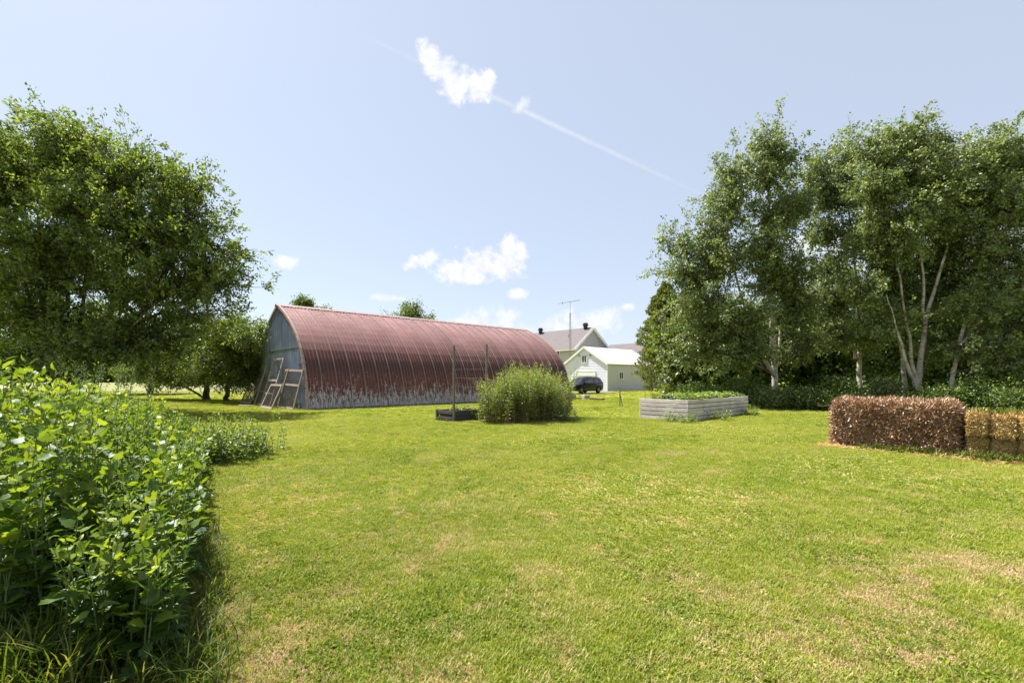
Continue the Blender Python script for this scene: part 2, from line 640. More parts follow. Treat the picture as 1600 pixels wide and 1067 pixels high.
def birch_bark():
    b = MB("bark_birch")
    o = b.obj()
    st = b.noise(b.scale(o, (3, 3, 22)), 1.6, 4, 0.6)
    big = b.noise(o, 1.6, 3)
    m = b.math('ADD', st, b.math('MULTIPLY', b.math('SUBTRACT', big, 0.5), 0.8))
    col = b.ramp(m, [(0.28, (0.06, 0.05, 0.045)), (0.42, (0.20, 0.17, 0.14)), (0.49, (0.42, 0.37, 0.32)), (0.8, (0.55, 0.50, 0.45))])
    return b.finish(col, 0.75, b.bump(m, 0.5, 0.02))


BIRCH = birch_bark()


def lawn_nodes(b, pos):
    """shared patch fields of the lawn, all tied to world position"""
    wide = b.noise(pos, 0.22, 3, 0.6)
    mid = b.noise(pos, 0.9, 4, 0.62, 0.4)
    dry = b.noise(pos, 2.3, 5, 0.68, 0.8)
    return wide, mid, dry


def lawn_material():
    b = MB("lawn")
    pos = b.pos()
    wide, mid, dry = lawn_nodes(b, pos)
    fine = b.noise(pos, 38, 4, 0.7)
    vfine = b.noise(pos, 140, 3, 0.7)
    base = b.ramp(mid, [(0.30, (0.160, 0.200, 0.012)), (0.5, (0.225, 0.255, 0.016)), (0.72, (0.280, 0.285, 0.028))])
    base = b.mix(b.ramp(wide, [(0.40, (0, 0, 0)), (0.66, (1, 1, 1))]), base, (0.300, 0.305, 0.055, 1))
    sep = b.n('ShaderNodeSeparateXYZ', {0: pos})
    near = b.ramp(b.math('DIVIDE', sep.outputs['Y'], 20.0), [(0.10, (1, 1, 1)), (0.55, (0.25, 0.25, 0.25))])
    dm_ = b.math('MULTIPLY', b.ramp(dry, [(0.52, (0, 0, 0)), (0.64, (1, 1, 1))]), near)
    base = b.mix(b.math('MULTIPLY', dm_, 0.8), base, b.mix(fine, (0.20, 0.14, 0.06, 1), (0.42, 0.33, 0.17, 1)))
    sh = b.ramp(b.math('ADD', b.math('MULTIPLY', fine, 0.6), b.math('MULTIPLY', vfine, 0.4)), [(0.34, (0.45, 0.5, 0.42)), (0.62, (1.2, 1.2, 1.1))])
    base = b.mix(1.0, base, sh, 'MULTIPLY')
    nrm = b.bump(b.math('ADD', fine, vfine), 0.55, 0.02)
    return b.finish(base, 0.95, nrm, spec=0.08)


LAWN = lawn_material()


def grass_material():
    b = MB("grass_blade")
    pos = b.pos()
    wide, mid, dry = lawn_nodes(b, pos)
    r = b.n('ShaderNodeObjectInfo').outputs['Random']
    c = b.ramp(r, [(0.0, (0.120, 0.190, 0.010)), (0.5, (0.220, 0.270, 0.014)), (0.85, (0.290, 0.315, 0.022)), (1.0, (0.38, 0.36, 0.09))])
    c = b.mix(b.ramp(wide, [(0.40, (0, 0, 0)), (0.66, (0.7, 0.7, 0.7))]), c, (0.33, 0.34, 0.06, 1))
    sep = b.n('ShaderNodeSeparateXYZ', {0: pos})
    near = b.ramp(b.math('DIVIDE', sep.outputs['Y'], 20.0), [(0.10, (1, 1, 1)), (0.55, (0.3, 0.3, 0.3))])
    d = b.math('MULTIPLY', b.ramp(b.math('ADD', dry, b.math('MULTIPLY', b.math('SUBTRACT', r, 0.5), 0.22)), [(0.54, (0, 0, 0)), (0.65, (1, 1, 1))]), near)
    c = b.mix(b.math('MULTIPLY', d, 0.85), c, b.mix(r, (0.32, 0.22, 0.10, 1), (0.60, 0.47, 0.24, 1)))
    dif = b.n('ShaderNodeBsdfDiffuse', {'Color': c})
    tr = b.n('ShaderNodeBsdfTranslucent', {'Color': b.mix(1.0, c, (1.4, 1.4, 0.7, 1), 'MULTIPLY')})
    m1 = b.n('ShaderNodeMixShader', {0: 0.35, 1: dif.outputs[0], 2: tr.outputs[0]})
    gl = b.n('ShaderNodeBsdfGlossy', {'Color': (0.9, 0.95, 0.9, 1), 'Roughness': 0.5})
    m2 = b.n('ShaderNodeMixShader', {0: 0.025, 1: m1.outputs[0], 2: gl.outputs[0]})
    b.t.links.new(m2.outputs[0], b.out.inputs[0])
    return b.m


GRASS = grass_material()

# ================================================================== GROUND
def ground_h(x, y):
    d = np.sqrt(x * x + y * y)
    w = np.clip((60 - d) / 60, 0, 1)
    return (0.018 * np.sin(x * 0.9 + 1.3) * np.cos(y * 0.7) + 0.012 * np.sin(x * 2.3 - y * 1.7) + 0.02 * np.sin(0.31 * x + 0.2) * np.sin(0.27 * y)) * w


gx = np.concatenate([-np.geomspace(30, 900, 16)[::-1], np.linspace(-29, 29, 140), np.geomspace(30, 900, 16)])
gy = np.concatenate([-np.geomspace(5, 900, 14)[::-1], np.linspace(-4, 44, 130), np.geomspace(45, 1500, 22)])
XX, YY = np.meshgrid(gx, gy)
ZZ = ground_h(XX, YY)
nx, ny = len(gx), len(gy)
ii = np.arange(nx * ny).reshape(ny, nx)
fq = np.stack([ii[:-1, :-1], ii[:-1, 1:], ii[1:, 1:], ii[1:, :-1]], -1).reshape(-1, 4)
ground = obj_from('ground', fast_mesh('ground', np.stack([XX, YY, ZZ], -1).reshape(-1, 3), fq, smooth=True), LAWN)
ground['kind'] = 'structure'
ground['label'] = 'mown sunlit lawn of green and straw coloured grass'

# pale hay meadow beyond the left trees
b = MB("meadow")
pp_ = b.pos()
MEADOW = b.finish(b.ramp(b.noise(b.scale(pp_, (1, 3, 1)), 0.5, 5, 0.7), [(0.3, (0.17, 0.19, 0.07)), (0.7, (0.27, 0.25, 0.13))]), 0.95, spec=0.05)
g = Geo()
g.poly([(-260, 47, 0.03), (-12, 47, 0.03), (-14, 60, 0.03), (-30, 240, 0.03), (-260, 240, 0.03)])
fld = g.build('meadow', MEADOW)
fld['kind'] = 'structure'
fld['label'] = 'pale unmown hay meadow beyond the trees on the left'

# gravel drive under the car
GRAVEL = simple("gravel", (0.16, 0.15, 0.13), 0.95, var=0.35, scale=14, bump=0.8)
g = Geo()
dc = Vector((7.3, 46.5, 0))
ring = []
for k in range(28):
    a = 2 * PI * k / 28
    q = dc + U * (1.5 + math.cos(a) * (4.6 + 0.4 * math.sin(5 * a))) + V * (math.sin(a) * (2.3 + 0.3 * math.sin(3 * a)) + 1.0)
    ring.append((q.x, q.y, 0.045))
g.poly(ring)
dr = g.build('driveway', GRAVEL)
dr['kind'] = 'structure'

# ================================================================== BARN (gothic-arch roof)
N0 = Vector((-9.83, 22.0, 0))                 # near corner of the barn
BW, BL = 10.0, 19.5
PROF = [(5.0, 0.0), (4.86, 0.6), (4.72, 1.2), (4.52, 1.87), (4.22, 2.6), (3.78, 3.2), (3.2, 3.78), (2.6, 4.25), (1.9, 4.7), (1.1, 5.15), (0.0, 5.62)]
pd = np.array([p[0] for p in PROF])
pz = np.array([p[1] for p in PROF])


def prof_z(d):
    return float(np.interp(abs(d), pd[::-1], pz[::-1]))


def roof_metal():
    b = MB("barn_roof_metal")
    o = b.obj()
    w = b.pos()
    sep = b.n('ShaderNodeSeparateXYZ', {0: o})
    z = sep.outputs['Z']
    streak = b.noise(b.scale(w, (9, 9, 0.22)), 1.0, 4, 0.6)
    fine = b.noise(b.scale(w, (30, 30, 1.2)), 1.0, 4, 0.7)
    blot = b.noise(w, 0.8, 5, 0.65)
    red = b.ramp(b.math('ADD', b.math('MULTIPLY', blot, 0.6), b.math('MULTIPLY', streak, 0.4)),
                 [(0.3, (0.150, 0.060, 0.058)), (0.5, (0.225, 0.105, 0.103)), (0.7, (0.33, 0.185, 0.180))])
    # worn pinker towards the ridge, deep rust plus painted shade on the haunch, bare pale zinc near the ground
    up = b.math('DIVIDE', z, 5.6)
    rust = b.ramp(fine, [(0.3, (0.060, 0.018, 0.014)), (0.55, (0.135, 0.036, 0.024)), (0.75, (0.25, 0.085, 0.045))])
    f1 = b.ramp(b.math('ADD', up, b.math('MULTIPLY', b.math('SUBTRACT', streak, 0.5), 0.16)), [(0.40, (1, 1, 1)), (0.60, (0, 0, 0))])
    mar = b.ramp(b.math('ADD', up, b.math('MULTIPLY', b.math('SUBTRACT', blot, 0.5), 0.15)), [(0.52, (1, 1, 1)), (0.88, (0, 0, 0))])
    red = b.mix(b.math('MULTIPLY', mar, 0.88), red, b.mix(fine, (0.10, 0.036, 0.036, 1), (0.215, 0.088, 0.084, 1)))
    col = b.mix(f1, red, rust)
    band = b.ramp(b.math('ADD', up, b.math('MULTIPLY', b.math('SUBTRACT', streak, 0.5), 0.12)), [(0.26, (0, 0, 0)), (0.36, (1, 1, 1)), (0.42, (1, 1, 1)), (0.50, (0, 0, 0))])
    col = b.mix(b.math('MULTIPLY', band, 0.6), col, (0.045, 0.018, 0.020, 1))
    zinc = b.ramp(fine, [(0.3, (0.30, 0.29, 0.30)), (0.7, (0.52, 0.53, 0.56))])
    f2 = b.ramp(b.math('SUBTRACT', b.math('MULTIPLY', b.math('SUBTRACT', b.math('ADD', b.math('MULTIPLY', streak, 0.50), b.math('MULTIPLY', fine, 0.50)), 0.50), 8.0), b.math('MULTIPLY', b.math('SUBTRACT', z, 0.85), 0.80)), [(0.0, (0, 0, 0)), (0.55, (0.95, 0.95, 0.95))])
    col = b.mix(f2, col, zinc)
    sp = b.noise(b.scale(w, (4, 4, 4)), 3.0, 5, 0.75)
    col = b.mix(b.math('MULTIPLY', b.ramp(sp, [(0.58, (0, 0, 0)), (0.7, (1, 1, 1))]), 0.35), col, (0.16, 0.06, 0.045, 1))
    rnd_ = b.n('ShaderNodeObjectInfo').outputs['Random']
    col = b.mix(1.0, col, b.ramp(rnd_, [(0, (0.86, 0.84, 0.84)), (1, (1.12, 1.10, 1.10))]), 'MULTIPLY')
    # rubbed paint and caught light, both painted pale on raised seams and ribs
    xs = b.math('FRACT', b.math('DIVIDE', sep.outputs['X'], pw))
    seam = b.math('GREATER_THAN', xs, 0.915)
    minor = b.math('GREATER_THAN', b.math('FRACT', b.math('MULTIPLY', xs, 4.0)), 0.68)
    wear_light = b.math('ADD', b.math('MULTIPLY', seam, 0.22), b.math('MULTIPLY', minor, 0.12))
    col = b.mix(b.math('MULTIPLY', wear_light, b.math('ADD', b.math('MULTIPLY', fine, 1.4), 0.2)), col, (0.50, 0.40, 0.38, 1))
    low = b.math('MULTIPLY', b.math('LESS_THAN', b.math('FRACT', b.math('MULTIPLY', xs, 4.0)), 0.12), 0.45)  # shaded foot of each rib painted as a dark line
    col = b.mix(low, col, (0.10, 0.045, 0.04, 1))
    return b.finish(col, b.math('ADD', b.math('MULTIPLY', blot, 0.2), 0.42), b.bump(fine, 0.15, 0.004), spec=0.35)


NP = 26
pw = BL / NP
ROOFM = roof_metal()


def gable_metal():
    b = MB("barn_gable_metal")
    w = b.pos()
    st = b.noise(b.scale(w, (6, 6, 0.4)), 1.0, 4, 0.6)
    bl = b.noise(w, 0.9, 4, 0.6)
    col = b.ramp(b.math('ADD', b.math('MULTIPLY', st, 0.6), b.math('MULTIPLY', bl, 0.4)), [(0.3, (0.11, 0.14, 0.24)), (0.5, (0.20, 0.24, 0.38)), (0.72, (0.42, 0.45, 0.62))])
    sep = b.n('ShaderNodeSeparateXYZ', {0: w})
    rs = b.ramp(b.math('SUBTRACT', b.noise(b.scale(w, (8, 8, 0.8)), 1.3, 4), b.math('MULTIPLY', sep.outputs['Z'], 0.06)), [(0.50, (0, 0, 0)), (0.62, (1, 1, 1))])
    col = b.mix(b.math('MULTIPLY', rs, 0.55), col, (0.17, 0.085, 0.055, 1))
    return b.finish(col, 0.5, spec=0.4)


GABLEM = gable_metal()
WHITE_TRIM = simple("trim_pale", (0.50, 0.46, 0.43), 0.6, var=0.15, scale=5)
DARKIN = simple("dark_inside", (0.02, 0.018, 0.016), 0.9)

barn = thing('barn', 'long barn with an arched rusty red metal roof and a blue grey gable end', 'barn', tuple(N0), math.atan2(U.y, U.x))
# local axes: x along the length, y across the width (0 near side .. 10 far side)
NP = 26
pw = BL / NP
ribs = 4
cols = []
for r_ in range(ribs):
    x0 = r_ / ribs * pw
    cols += [(x0, 0.0), (x0 + pw / ribs * 0.66, 0.0), (x0 + pw / ribs * 0.76, 0.032 if r_ < ribs - 1 else 0.075), (x0 + pw / ribs * 0.90, 0.032 if r_ < ribs - 1 else 0.075)]
cols.append((pw, 0.0))
tck = np.linspace(0, 1, 15)
sl = np.concatenate([[0], np.cumsum(np.hypot(np.diff(pd), np.diff(pz)))])
sp_ = np.linspace(0, sl[-1], 16)
cd = np.interp(sp_, sl, pd)
cz = np.interp(sp_, sl, pz)
for _ in range(2):
    cd[1:-1] = (cd[:-2] + 2 * cd[1:-1] + cd[2:]) / 4
    cz[1:-1] = (cz[:-2] + 2 * cz[1:-1] + cz[2:]) / 4
td_, tz_ = np.gradient(cd), np.gradient(cz)
nl = np.hypot(td_, tz_)
nd_, nz_ = tz_ / nl, -td_ / nl


def panel_mesh(sgn, lift=0.0):
    vs, fs = [], []
    for i in range(len(cd)):
        for x, h in cols:
            hh = h + lift + 0.03
            vs.append((x, 5.0 - sgn * (cd[i] + nd_[i] * hh), cz[i] + nz_[i] * hh))
    nc = len(cols)
    for i in range(len(cd) - 1):
        for j in range(nc - 1):
            a = i * nc + j
            q = (a, a + 1, a + nc + 1, a + nc)
            fs.append(q if sgn > 0 else q[::-1])
    me = bpy.data.meshes.new('roof_panel')
    me.from_pydata(vs, [], fs)
    me.update()
    me.materials.append(ROOFM)
    return me


pm = {(s, k): panel_mesh(s, 0.004 * k) for s in (1, -1) for k in (0, 1)}
for s in (1, -1):
    for k in range(NP):
        o = bpy.data.objects.new('roof_panel', pm[(s, k % 2)])
        link(o, barn)
        o.location = (k * pw, 0, 0)
# ridge cap
g = Geo()
zt = 5.62
nrc = 40
for k in range(nrc):
    x0, x1 = -0.12 + k * (BL + 0.24) / nrc, -0.12 + (k + 1) * (BL + 0.24) / nrc
    for s in (1, -1):
        q = [(x0, 5, zt + 0.115), (x1, 5, zt + 0.115), (x1, 5 - s * 0.24, zt - 0.10 + 0.085), (x0, 5 - s * 0.24, zt - 0.10 + 0.085)]
        g.poly(q if s > 0 else q[::-1])
g.build('ridge_cap', simple("ridge_metal", (0.36, 0.25, 0.245), 0.5, var=0.2), barn)


# gable ends as vertical ribbed sheets
def gable_sheet(y0, y1, zlo=None, zhi=None, x=0.06):
    g = Geo()
    n = 4
    w = (y1 - y0) / n
    pts = []
    for k in range(n):
        a = y0 + k * w
        pts += [(a, 0), (a + w * 0.55, 0), (a + w * 0.68, 0.045), (a + w * 0.90, 0.045)]
    pts.append((y1, 0))
    for (ya, ha), (yb, hb) in zip(pts[:-1], pts[1:]):
        za, zb = max(prof_z(ya - 5) - 0.01, 0.02), max(prof_z(yb - 5) - 0.01, 0.02)
        lo = zlo or 0.0
        if zhi:
            za, zb = min(za, zhi), min(zb, zhi)
        if za <= lo + 0.01 and zb <= lo + 0.01:
            continue
        za, zb = max(za, lo + 0.005), max(zb, lo + 0.005)
        g.poly([(x - ha, yb, lo), (x - ha * 0 - hb * 0 - hb, ya, lo), (x - hb, ya, za), (x - ha, yb, zb)][::1] if False else
               [(x - ha, ya, lo), (x - ha, ya, za), (x - hb, yb, zb), (x - hb, yb, lo)])
    return g


for k in range(13):
    y0, y1 = k * BW / 13, (k + 1) * BW / 13
    for lo, hi in ((None, 3.16), (3.17, None)):
        g = gable_sheet(y0, y1, lo, hi, 0.06 if hi else 0.03)
        if g.f:
            g.build('gable_panel', GABLEM, barn)
for k in range(13):
    g = gable_sheet(k * BW / 13, (k + 1) * BW / 13, None, None, BL - 0.05)
    g.build('gable_panel', GABLEM, barn)
g = Geo()
yy_ = 5 - float(np.interp(3.16, pz, pd))
g.b(-0.012, 0.02, yy_ + 0.02, 10 - yy_ - 0.02, 3.12, 3.19)
g.b(-0.02, 0.02, 0.40, 1.5, 2.28, 2.33)
g.build('gable_trim', simple("trim_blue", (0.12, 0.17, 0.22), 0.5), barn)
# verge trims following the arch at both ends
for xe in (-0.02, BL + 0.02):
    for s in (1, -1):
        g = Geo()
        for i in range(len(cd) - 1):
            a = Vector((xe, 5 - s * (cd[i] + nd_[i] * 0.03), cz[i] + nz_[i] * 0.03))
            b2 = Vector((xe, 5 - s * (cd[i + 1] + nd_[i + 1] * 0.03), cz[i + 1] + nz_[i + 1] * 0.03))
            nn_ = Vector((0, -s * nd_[i], nz_[i]))
            g.box((a + b2) / 2, (0.05, 0, 0), (b2 - a) / 2 * 1.01, nn_ * 0.07)
        g.build('verge_trim', simple("verge_metal", (0.30, 0.20, 0.18), 0.5, var=0.3), barn)
# inner dark skin keeps daylight out through the seams
g = Geo()
prev = None
for s in (1, -1):
    for i in range(len(cd) - 1):
        a = (5 - s * (cd[i] - 0.03), cz[i] - 0.02)
        c_ = (5 - s * (cd[i + 1] - 0.03), cz[i + 1] - 0.02)
        g.poly([(0.1, a[0], a[1]), (BL - 0.1, a[0], a[1]), (BL - 0.1, c_[0], c_[1]), (0.1, c_[0], c_[1])])
g.build('frame', DARKIN, barn)  # unseen liner that only blocks daylight, no timber frame
# dark strip standing in for the shadow line at the wall foot
g = Geo()
g.b(0.0, BL, -0.075, -0.045, -0.03, 0.07)
g.build('shadow_strip', simple("shadow_strip_dark", (0.10, 0.08, 0.07), 0.9), barn)


# ================================================================== OLD FRAMES LEANING ON THE GABLE
def gp(m, out, z):
    """point by the gable: m metres from the near corner, out metres in front of the wall"""
    q = N0 + V * m - U * (out + 0.03)
    return Vector((q.x, q.y, z))


def weathered(name, c, sc=(2, 2, 14)):
    b = MB(name)
    o = b.obj()
    gr = b.noise(b.scale(o, sc), 3.0, 5, 0.65)
    bl = b.noise(o, 2.2, 4)
    f = b.math('ADD', b.math('MULTIPLY', gr, 0.65), b.math('MULTIPLY', bl, 0.35))
    col = b.ramp(f, [(0.28, tuple(x * 0.45 for x in c)), (0.5, c), (0.75, tuple(min(1, x * 1.35) for x in c))])
    rnd_ = b.n('ShaderNodeObjectInfo').outputs['Random']
    col = b.mix(1.0, col, b.ramp(rnd_, [(0, (0.74, 0.73, 0.72)), (1, (1.14, 1.12, 1.08))]), 'MULTIPLY')
    return b.finish(col, 0.85, b.bump(gr, 0.4, 0.006), spec=0.15)


OLDWOOD = weathered("old_wood", (0.23, 0.19, 0.155))
OLDWHITE = weathered("old_white_paint", (0.27, 0.235, 0.20))
WIRE = simple("wire", (0.16, 0.13, 0.115), 0.7, metal=0.0)


def leaning_frame(label, m0, m1, out, ztop, shift, rails, mat, net=None, outtop=0.06, bars=0, tilt=0.0):
    base = gp((m0 + m1) / 2, out, 0)
    root = thing('screen_panel', label, 'screen', tuple(base), 0, 'old screens leaning on the barn gable')

    def q(s, t):       # s across 0..1, t up 0..1
        lo = gp(m0 + (m1 - m0) * s, out, 0.02)
        hi = gp(m0 + shift + (m1 - m0) * s, outtop, ztop + tilt * s)
        return lo.lerp(hi, t) - base
    nrm = (q(1, 0) - q(0, 0)).cross(q(0, 1) - q(0, 0)).normalized()
    w = 0.11
    for s in (0, 1):
        g = Geo()
        g.beam(q(s, 0), q(s, 1), 0.05, w, up=q(1, .5) - q(0, .5))
        g.build('stile', mat, root)
    for t in rails:
        g = Geo()
        g.beam(q(0.015, t), q(0.985, t), w, 0.045, up=nrm)
        g.build('rail', mat, root)
    for k in range(bars):
        g = Geo()
        s = (k + 1) / (bars + 1)
        g.beam(q(s, 0.02), q(s, 0.98), 0.03, 0.03, up=nrm)
        g.build('glazing_bar', mat, root)
    if net:
        t0, t1, n1, n2 = net
        g = Geo()
        for k in range(n1 + 1):
            s = k / n1
            g.tube([q(s, t0) + nrm * 0.005, q(s, t1) + nrm * 0.005], 0.009, 3, False)
        for k in range(n2 + 1):
            t = t0 + (t1 - t0) * k / n2
            g.tube([q(0, t), q(1, t)], 0.009, 3, False)
        g.build('wire_mesh', WIRE, root, kind='stuff')
    return root


leaning_frame('tallest old door frame with three cross rails leaning on the blue barn gable', 2.9, 4.6, 0.95, 2.62, 0.72, (0.02, 0.27, 0.54, 0.99), OLDWHITE, (0.02, 0.54, 15, 14), bars=0)
leaning_frame('low wire mesh frame with a pale top rail standing foremost before the barn gable', 1.6, 3.5, 1.2, 1.2, 0.3, (0.03, 0.98), OLDWHITE, (0.02, 0.97, 18, 10), outtop=0.62)
leaning_frame('wide mesh frame with a sloping middle rail leaning nearest the red roof edge', 0.2, 2.9, 0.62, 1.95, 0.30, (0.03, 0.60, 0.97), OLDWOOD, (0.03, 0.97, 24, 16), tilt=0.08)
leaning_frame('grey mesh frame with white top rail leaning at the left end of the gable', 7.2, 9.5, 0.9, 1.78, 0.2, (0.03, 0.82, 0.98), OLDWHITE, (0.03, 0.97, 20, 15), bars=1)
leaning_frame('bare brown wooden frame leaning between the tall door frame and left mesh frame', 5.2, 6.9, 0.75, 1.5, 0.3, (0.04, 0.5, 0.97), OLDWOOD, (0.03, 0.95, 14, 12), bars=2)
g = Geo()
a0, a1 = gp(6.4, 0.85, 0.0), gp(6.75, 0.07, 2.42)
g.beam(Vector((0, 0, 0.01)), a1 - a0, 0.05, 0.16, up=V)
o = g.build('plank', OLDWHITE)
o.location = a0
tag(o, 'single pale plank leaning upright on the gable beside the tall door frame', 'plank')
g = Geo()
a0, a1 = gp(2.3, 0.75, 0.0), gp(2.75, 0.07, 2.05)
g.beam(Vector((0, 0, 0.01)), a1 - a0, 0.05, 0.09, up=V)
o = g.build('plank', OLDWOOD)
o.location = a0
tag(o, 'thin grey plank leaning on the gable behind the low mesh frame', 'plank')
for k, (m, out, c_, lb) in enumerate([(5.4, 1.45, OLDWHITE, 'short white board lying on the ground before the leaning frames'),
                                      (9.3, 1.15, OLDWHITE, 'broken white board lying at the foot of the leftmost frame')]):
    g = Geo()
    g.b(-0.38, 0.38, -0.09, 0.09, 0, 0.05)
    o = g.build('board', c_)
    o.location = gp(m, out, 0.02)
    o.rotation_euler = (0.08, 0.05, 0.6 + k)
    tag(o, lb, 'board')

# ================================================================== GARAGE
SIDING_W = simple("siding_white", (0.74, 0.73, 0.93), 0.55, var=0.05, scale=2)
SIDING_SHADE = simple("siding_shade", (0.52, 0.50, 0.50), 0.6, var=0.06, scale=2)  # white siding darkened in colour for the shaded long sides
SIDING_H = simple("siding_house", (0.44, 0.42, 0.42), 0.6, var=0.08, scale=2)
TRIM = simple("trim_white", (0.80, 0.80, 0.78), 0.5, var=0.04)
b = MB("window_glass")
GLASS = b.finish((0.015, 0.02, 0.024, 1), 0.06, spec=0.8)
METAL_WHITE = simple("roof_white_metal", (0.72, 0.70, 0.70), 0.4, var=0.08, scale=1.5, spec=0.4)


def shingles(name, c):
    b = MB(name)
    o = b.obj()
    br = b.n('ShaderNodeTexBrick', {'Vector': b.scale(o, (1, 1, 1)), 'Scale': 3.0, 'Color1': (c[0] * .85, c[1] * .85, c[2] * .85, 1), 'Color2': (c[0] * 1.15, c[1] * 1.15, c[2] * 1.15, 1), 'Mortar': (c[0] * .6, c[1] * .6, c[2] * .6, 1), 'Mortar Size': 0.02}).outputs[0]
    f = b.noise(o, 0.7, 4, 0.6)
    col = b.mix(b.math('MULTIPLY', f, 0.5), br, (c[0] * 1.35, c[1] * 1.25, c[2] * 1.2, 1))
    return b.finish(col, 0.9, b.bump(b.noise(o, 25, 3), 0.5, 0.02), spec=0.1)


SHINGLE = shingles("shingles", (0.155, 0.140, 0.148))


def clap(g, o, dx, width, z0, z1, out, peak=None, h=0.2):
    """lapped siding: each board is thick at its foot; peak (rise) gives a gable above z1"""
    o, dx, out = Vector(o), Vector(dx), Vector(out)
    ztop = z1 + (peak or 0)
    z = z0
    while z < ztop - 0.02:
        za, zb = z, min(z + h, ztop)

        def span(zz):
            if zz <= z1 or not peak:
                return 0.0, width
            t = (zz - z1) / peak
            return width / 2 * t, width - width / 2 * t
        a0, a1 = span(za)
        b0, b1 = span(zb)
        pa, pb = o + dx * a0 + Z * za, o + dx * a1 + Z * za
        pc, pd_ = o + dx * b1 + Z * zb, o + dx * b0 + Z * zb
        g.poly([pa + out * 0.03, pb + out * 0.03, pc + out * 0.004, pd_ + out * 0.004])
        g.poly([pa, pb, pb + out * 0.03, pa + out * 0.03])
        z += h
    return g


def window(parent, c, dx, out, w, h, panes=2):
    """window centred at c in the parent's frame"""
    c, dx, out = Vector(c), Vector(dx), Vector(out)
    g = Geo()
    t = 0.075
    o = c + out * 0.05
    g.box(o + Z * (h / 2 + t / 2), dx * (w / 2 + t), out * 0.04, Z * t / 2)
    g.box(o - Z * (h / 2 + t / 2), dx * (w / 2 + t), out * 0.05, Z * t / 2)
    for s in (-1, 1):
        g.box(o + dx * s * (w / 2 + t / 2), dx * t / 2, out * 0.038, Z * h / 2)
    for k in range(1, panes):
        g.box(o + dx * (-w / 2 + w * k / panes), dx * 0.035, out * 0.03, Z * h / 2)
    f = g.build('window', TRIM, parent)
    for k in range(panes):
        g = Geo()
        g.box(o + dx * (-w / 2 + w * (k + 0.5) / panes), dx * (w / panes / 2 - 0.036), out * 0.006, Z * (h / 2 - 0.002))
        g.build('pane', GLASS, f)
    return f


def gable_building(root, W, L, eave, rise, m_front, m_side, roofm, over=0.3, th=0.12, rib=0.0, far_side=None):
    """local x = along U (ridge direction), y = along V (gable width); front gable at x=0, near side y=0"""
    g = Geo()
    clap(g, (0, W, 0), (0, -1, 0), W, 0.0, eave, (-1, 0, 0), rise)
    g.build('wall', m_front, root)
    g = Geo()
    clap(g, (L, 0, 0), (0, 1, 0), W, 0.0, eave, (1, 0, 0), rise)
    g.build('wall', m_front, root)
    for y, out in ((0, -1), (W, 1)):
        g = Geo()
        clap(g, (0, y, 0), (1, 0, 0), L, 0.0, eave, (0, out, 0))
        g.build('wall', m_side, root)
    roofs = []
    for s in (-1, 1):
        g = Geo()
        e = Vector((0, W / 2 + s * (W / 2 + over), eave - rise * over / (W / 2)))
        r = Vector((0, W / 2, eave + rise))
        d = (e - r)
        n = Vector((0, -d.z * (-s) * -1, 0))
        n = Vector((1, 0, 0)).cross(d)
        n = n if n.z > 0 else -n
        n.normalize()
        c = (e + r) / 2 + Vector((L / 2, 0, 0)) + n * th / 2
        g.box(c, (L / 2 + over, 0, 0), d / 2, n * th / 2)
        roofs.append(g.build('roof', roofm, root))
        if rib:
            g = Geo()
            k = int((L + 2 * over) / rib)
            for i in range(k + 1):
                x = -over + i * (L + 2 * over) / k
                g.box(Vector((x, 0, 0)) + (e + r) / 2 + n * (th + 0.012), (0.02, 0, 0), d / 2, n * 0.014)
            g.build('roof_rib', roofm, root, kind='stuff')
        for xe in (-over - 0.015, L + over + 0.015):
            g = Geo()
            g.box(Vector((xe, 0, 0)) + (e + r) / 2 + n * (th / 2 - 0.05), (0.014, 0, 0), d / 2, n * 0.12)
            g.build('fascia', TRIM, root)
    return roofs


GC = Vector((11.7, 56.0, 0))
rzU = math.atan2(U.y, U.x)
garage = thing('garage', 'white sided garage with a pale metal roof standing before the grey house', 'garage', tuple(GC), rzU)
gable_building(garage, 6.9, 10.4, 3.45, 2.15, SIDING_W, SIDING_SHADE, METAL_WHITE, over=0.22, th=0.07, rib=0.45)
window(garage, (0, 3.5, 4.05), (0, -1, 0), (-1, 0, 0), 0.66, 0.85)
window(garage, (2.95, 0, 1.95), (1, 0, 0), (0, -1, 0), 0.75, 0.80)
window(garage, (8.0, 0, 1.95), (1, 0, 0), (0, -1, 0), 0.75, 0.80)
g = Geo()
for k in range(5):
    g.box((-0.05, 3.3, 0.24 + k * 0.48), (0.025, 0, 0), (0, 1.45, 0), (0, 0, 0.232))
dgo = g.build('garage_door', simple("door_white", (0.80, 0.80, 0.80), 0.45, var=0.03), garage)
g = Geo()
g.b(-0.09, -0.02, 1.72, 4.88, 2.41, 2.53)
for y in (1.72, 4.76):
    g.b(-0.09, -0.02, y, y + 0.12, 0, 2.408)
g.build('door_frame', TRIM, garage)
VG = simple("vent_grey", (0.3, 0.3, 0.3), 0.6)
for y in (2.55, 4.35):
    g = Geo()
    g.b(-0.12, 0, y - 0.12, y + 0.12, 4.42, 4.62)
    g.build('gable_vent', VG, garage)
for x, y in ((-0.035, -0.035), (-0.035, 6.935)):
    g = Geo()
    g.b(x - 0.02, x + 0.09, y - 0.05, y + 0.05, 0, 3.44)
    g.build('corner_board', TRIM, garage)


# ================================================================== HOUSE
def roof_vent(parent, loc):
    g = Geo()
    g.b(-0.24, 0.24, -0.24, 0.24, -0.15, 0.42)
    g.b(-0.36, 0.36, -0.36, 0.36, 0.42, 0.56)
    g.b(-0.28, 0.28, -0.28, 0.28, 0.56, 0.88)
    o = g.build('roof_vent', simple("vent_black", (0.02, 0.02, 0.022), 0.5), parent)
    o.location = loc
    return o


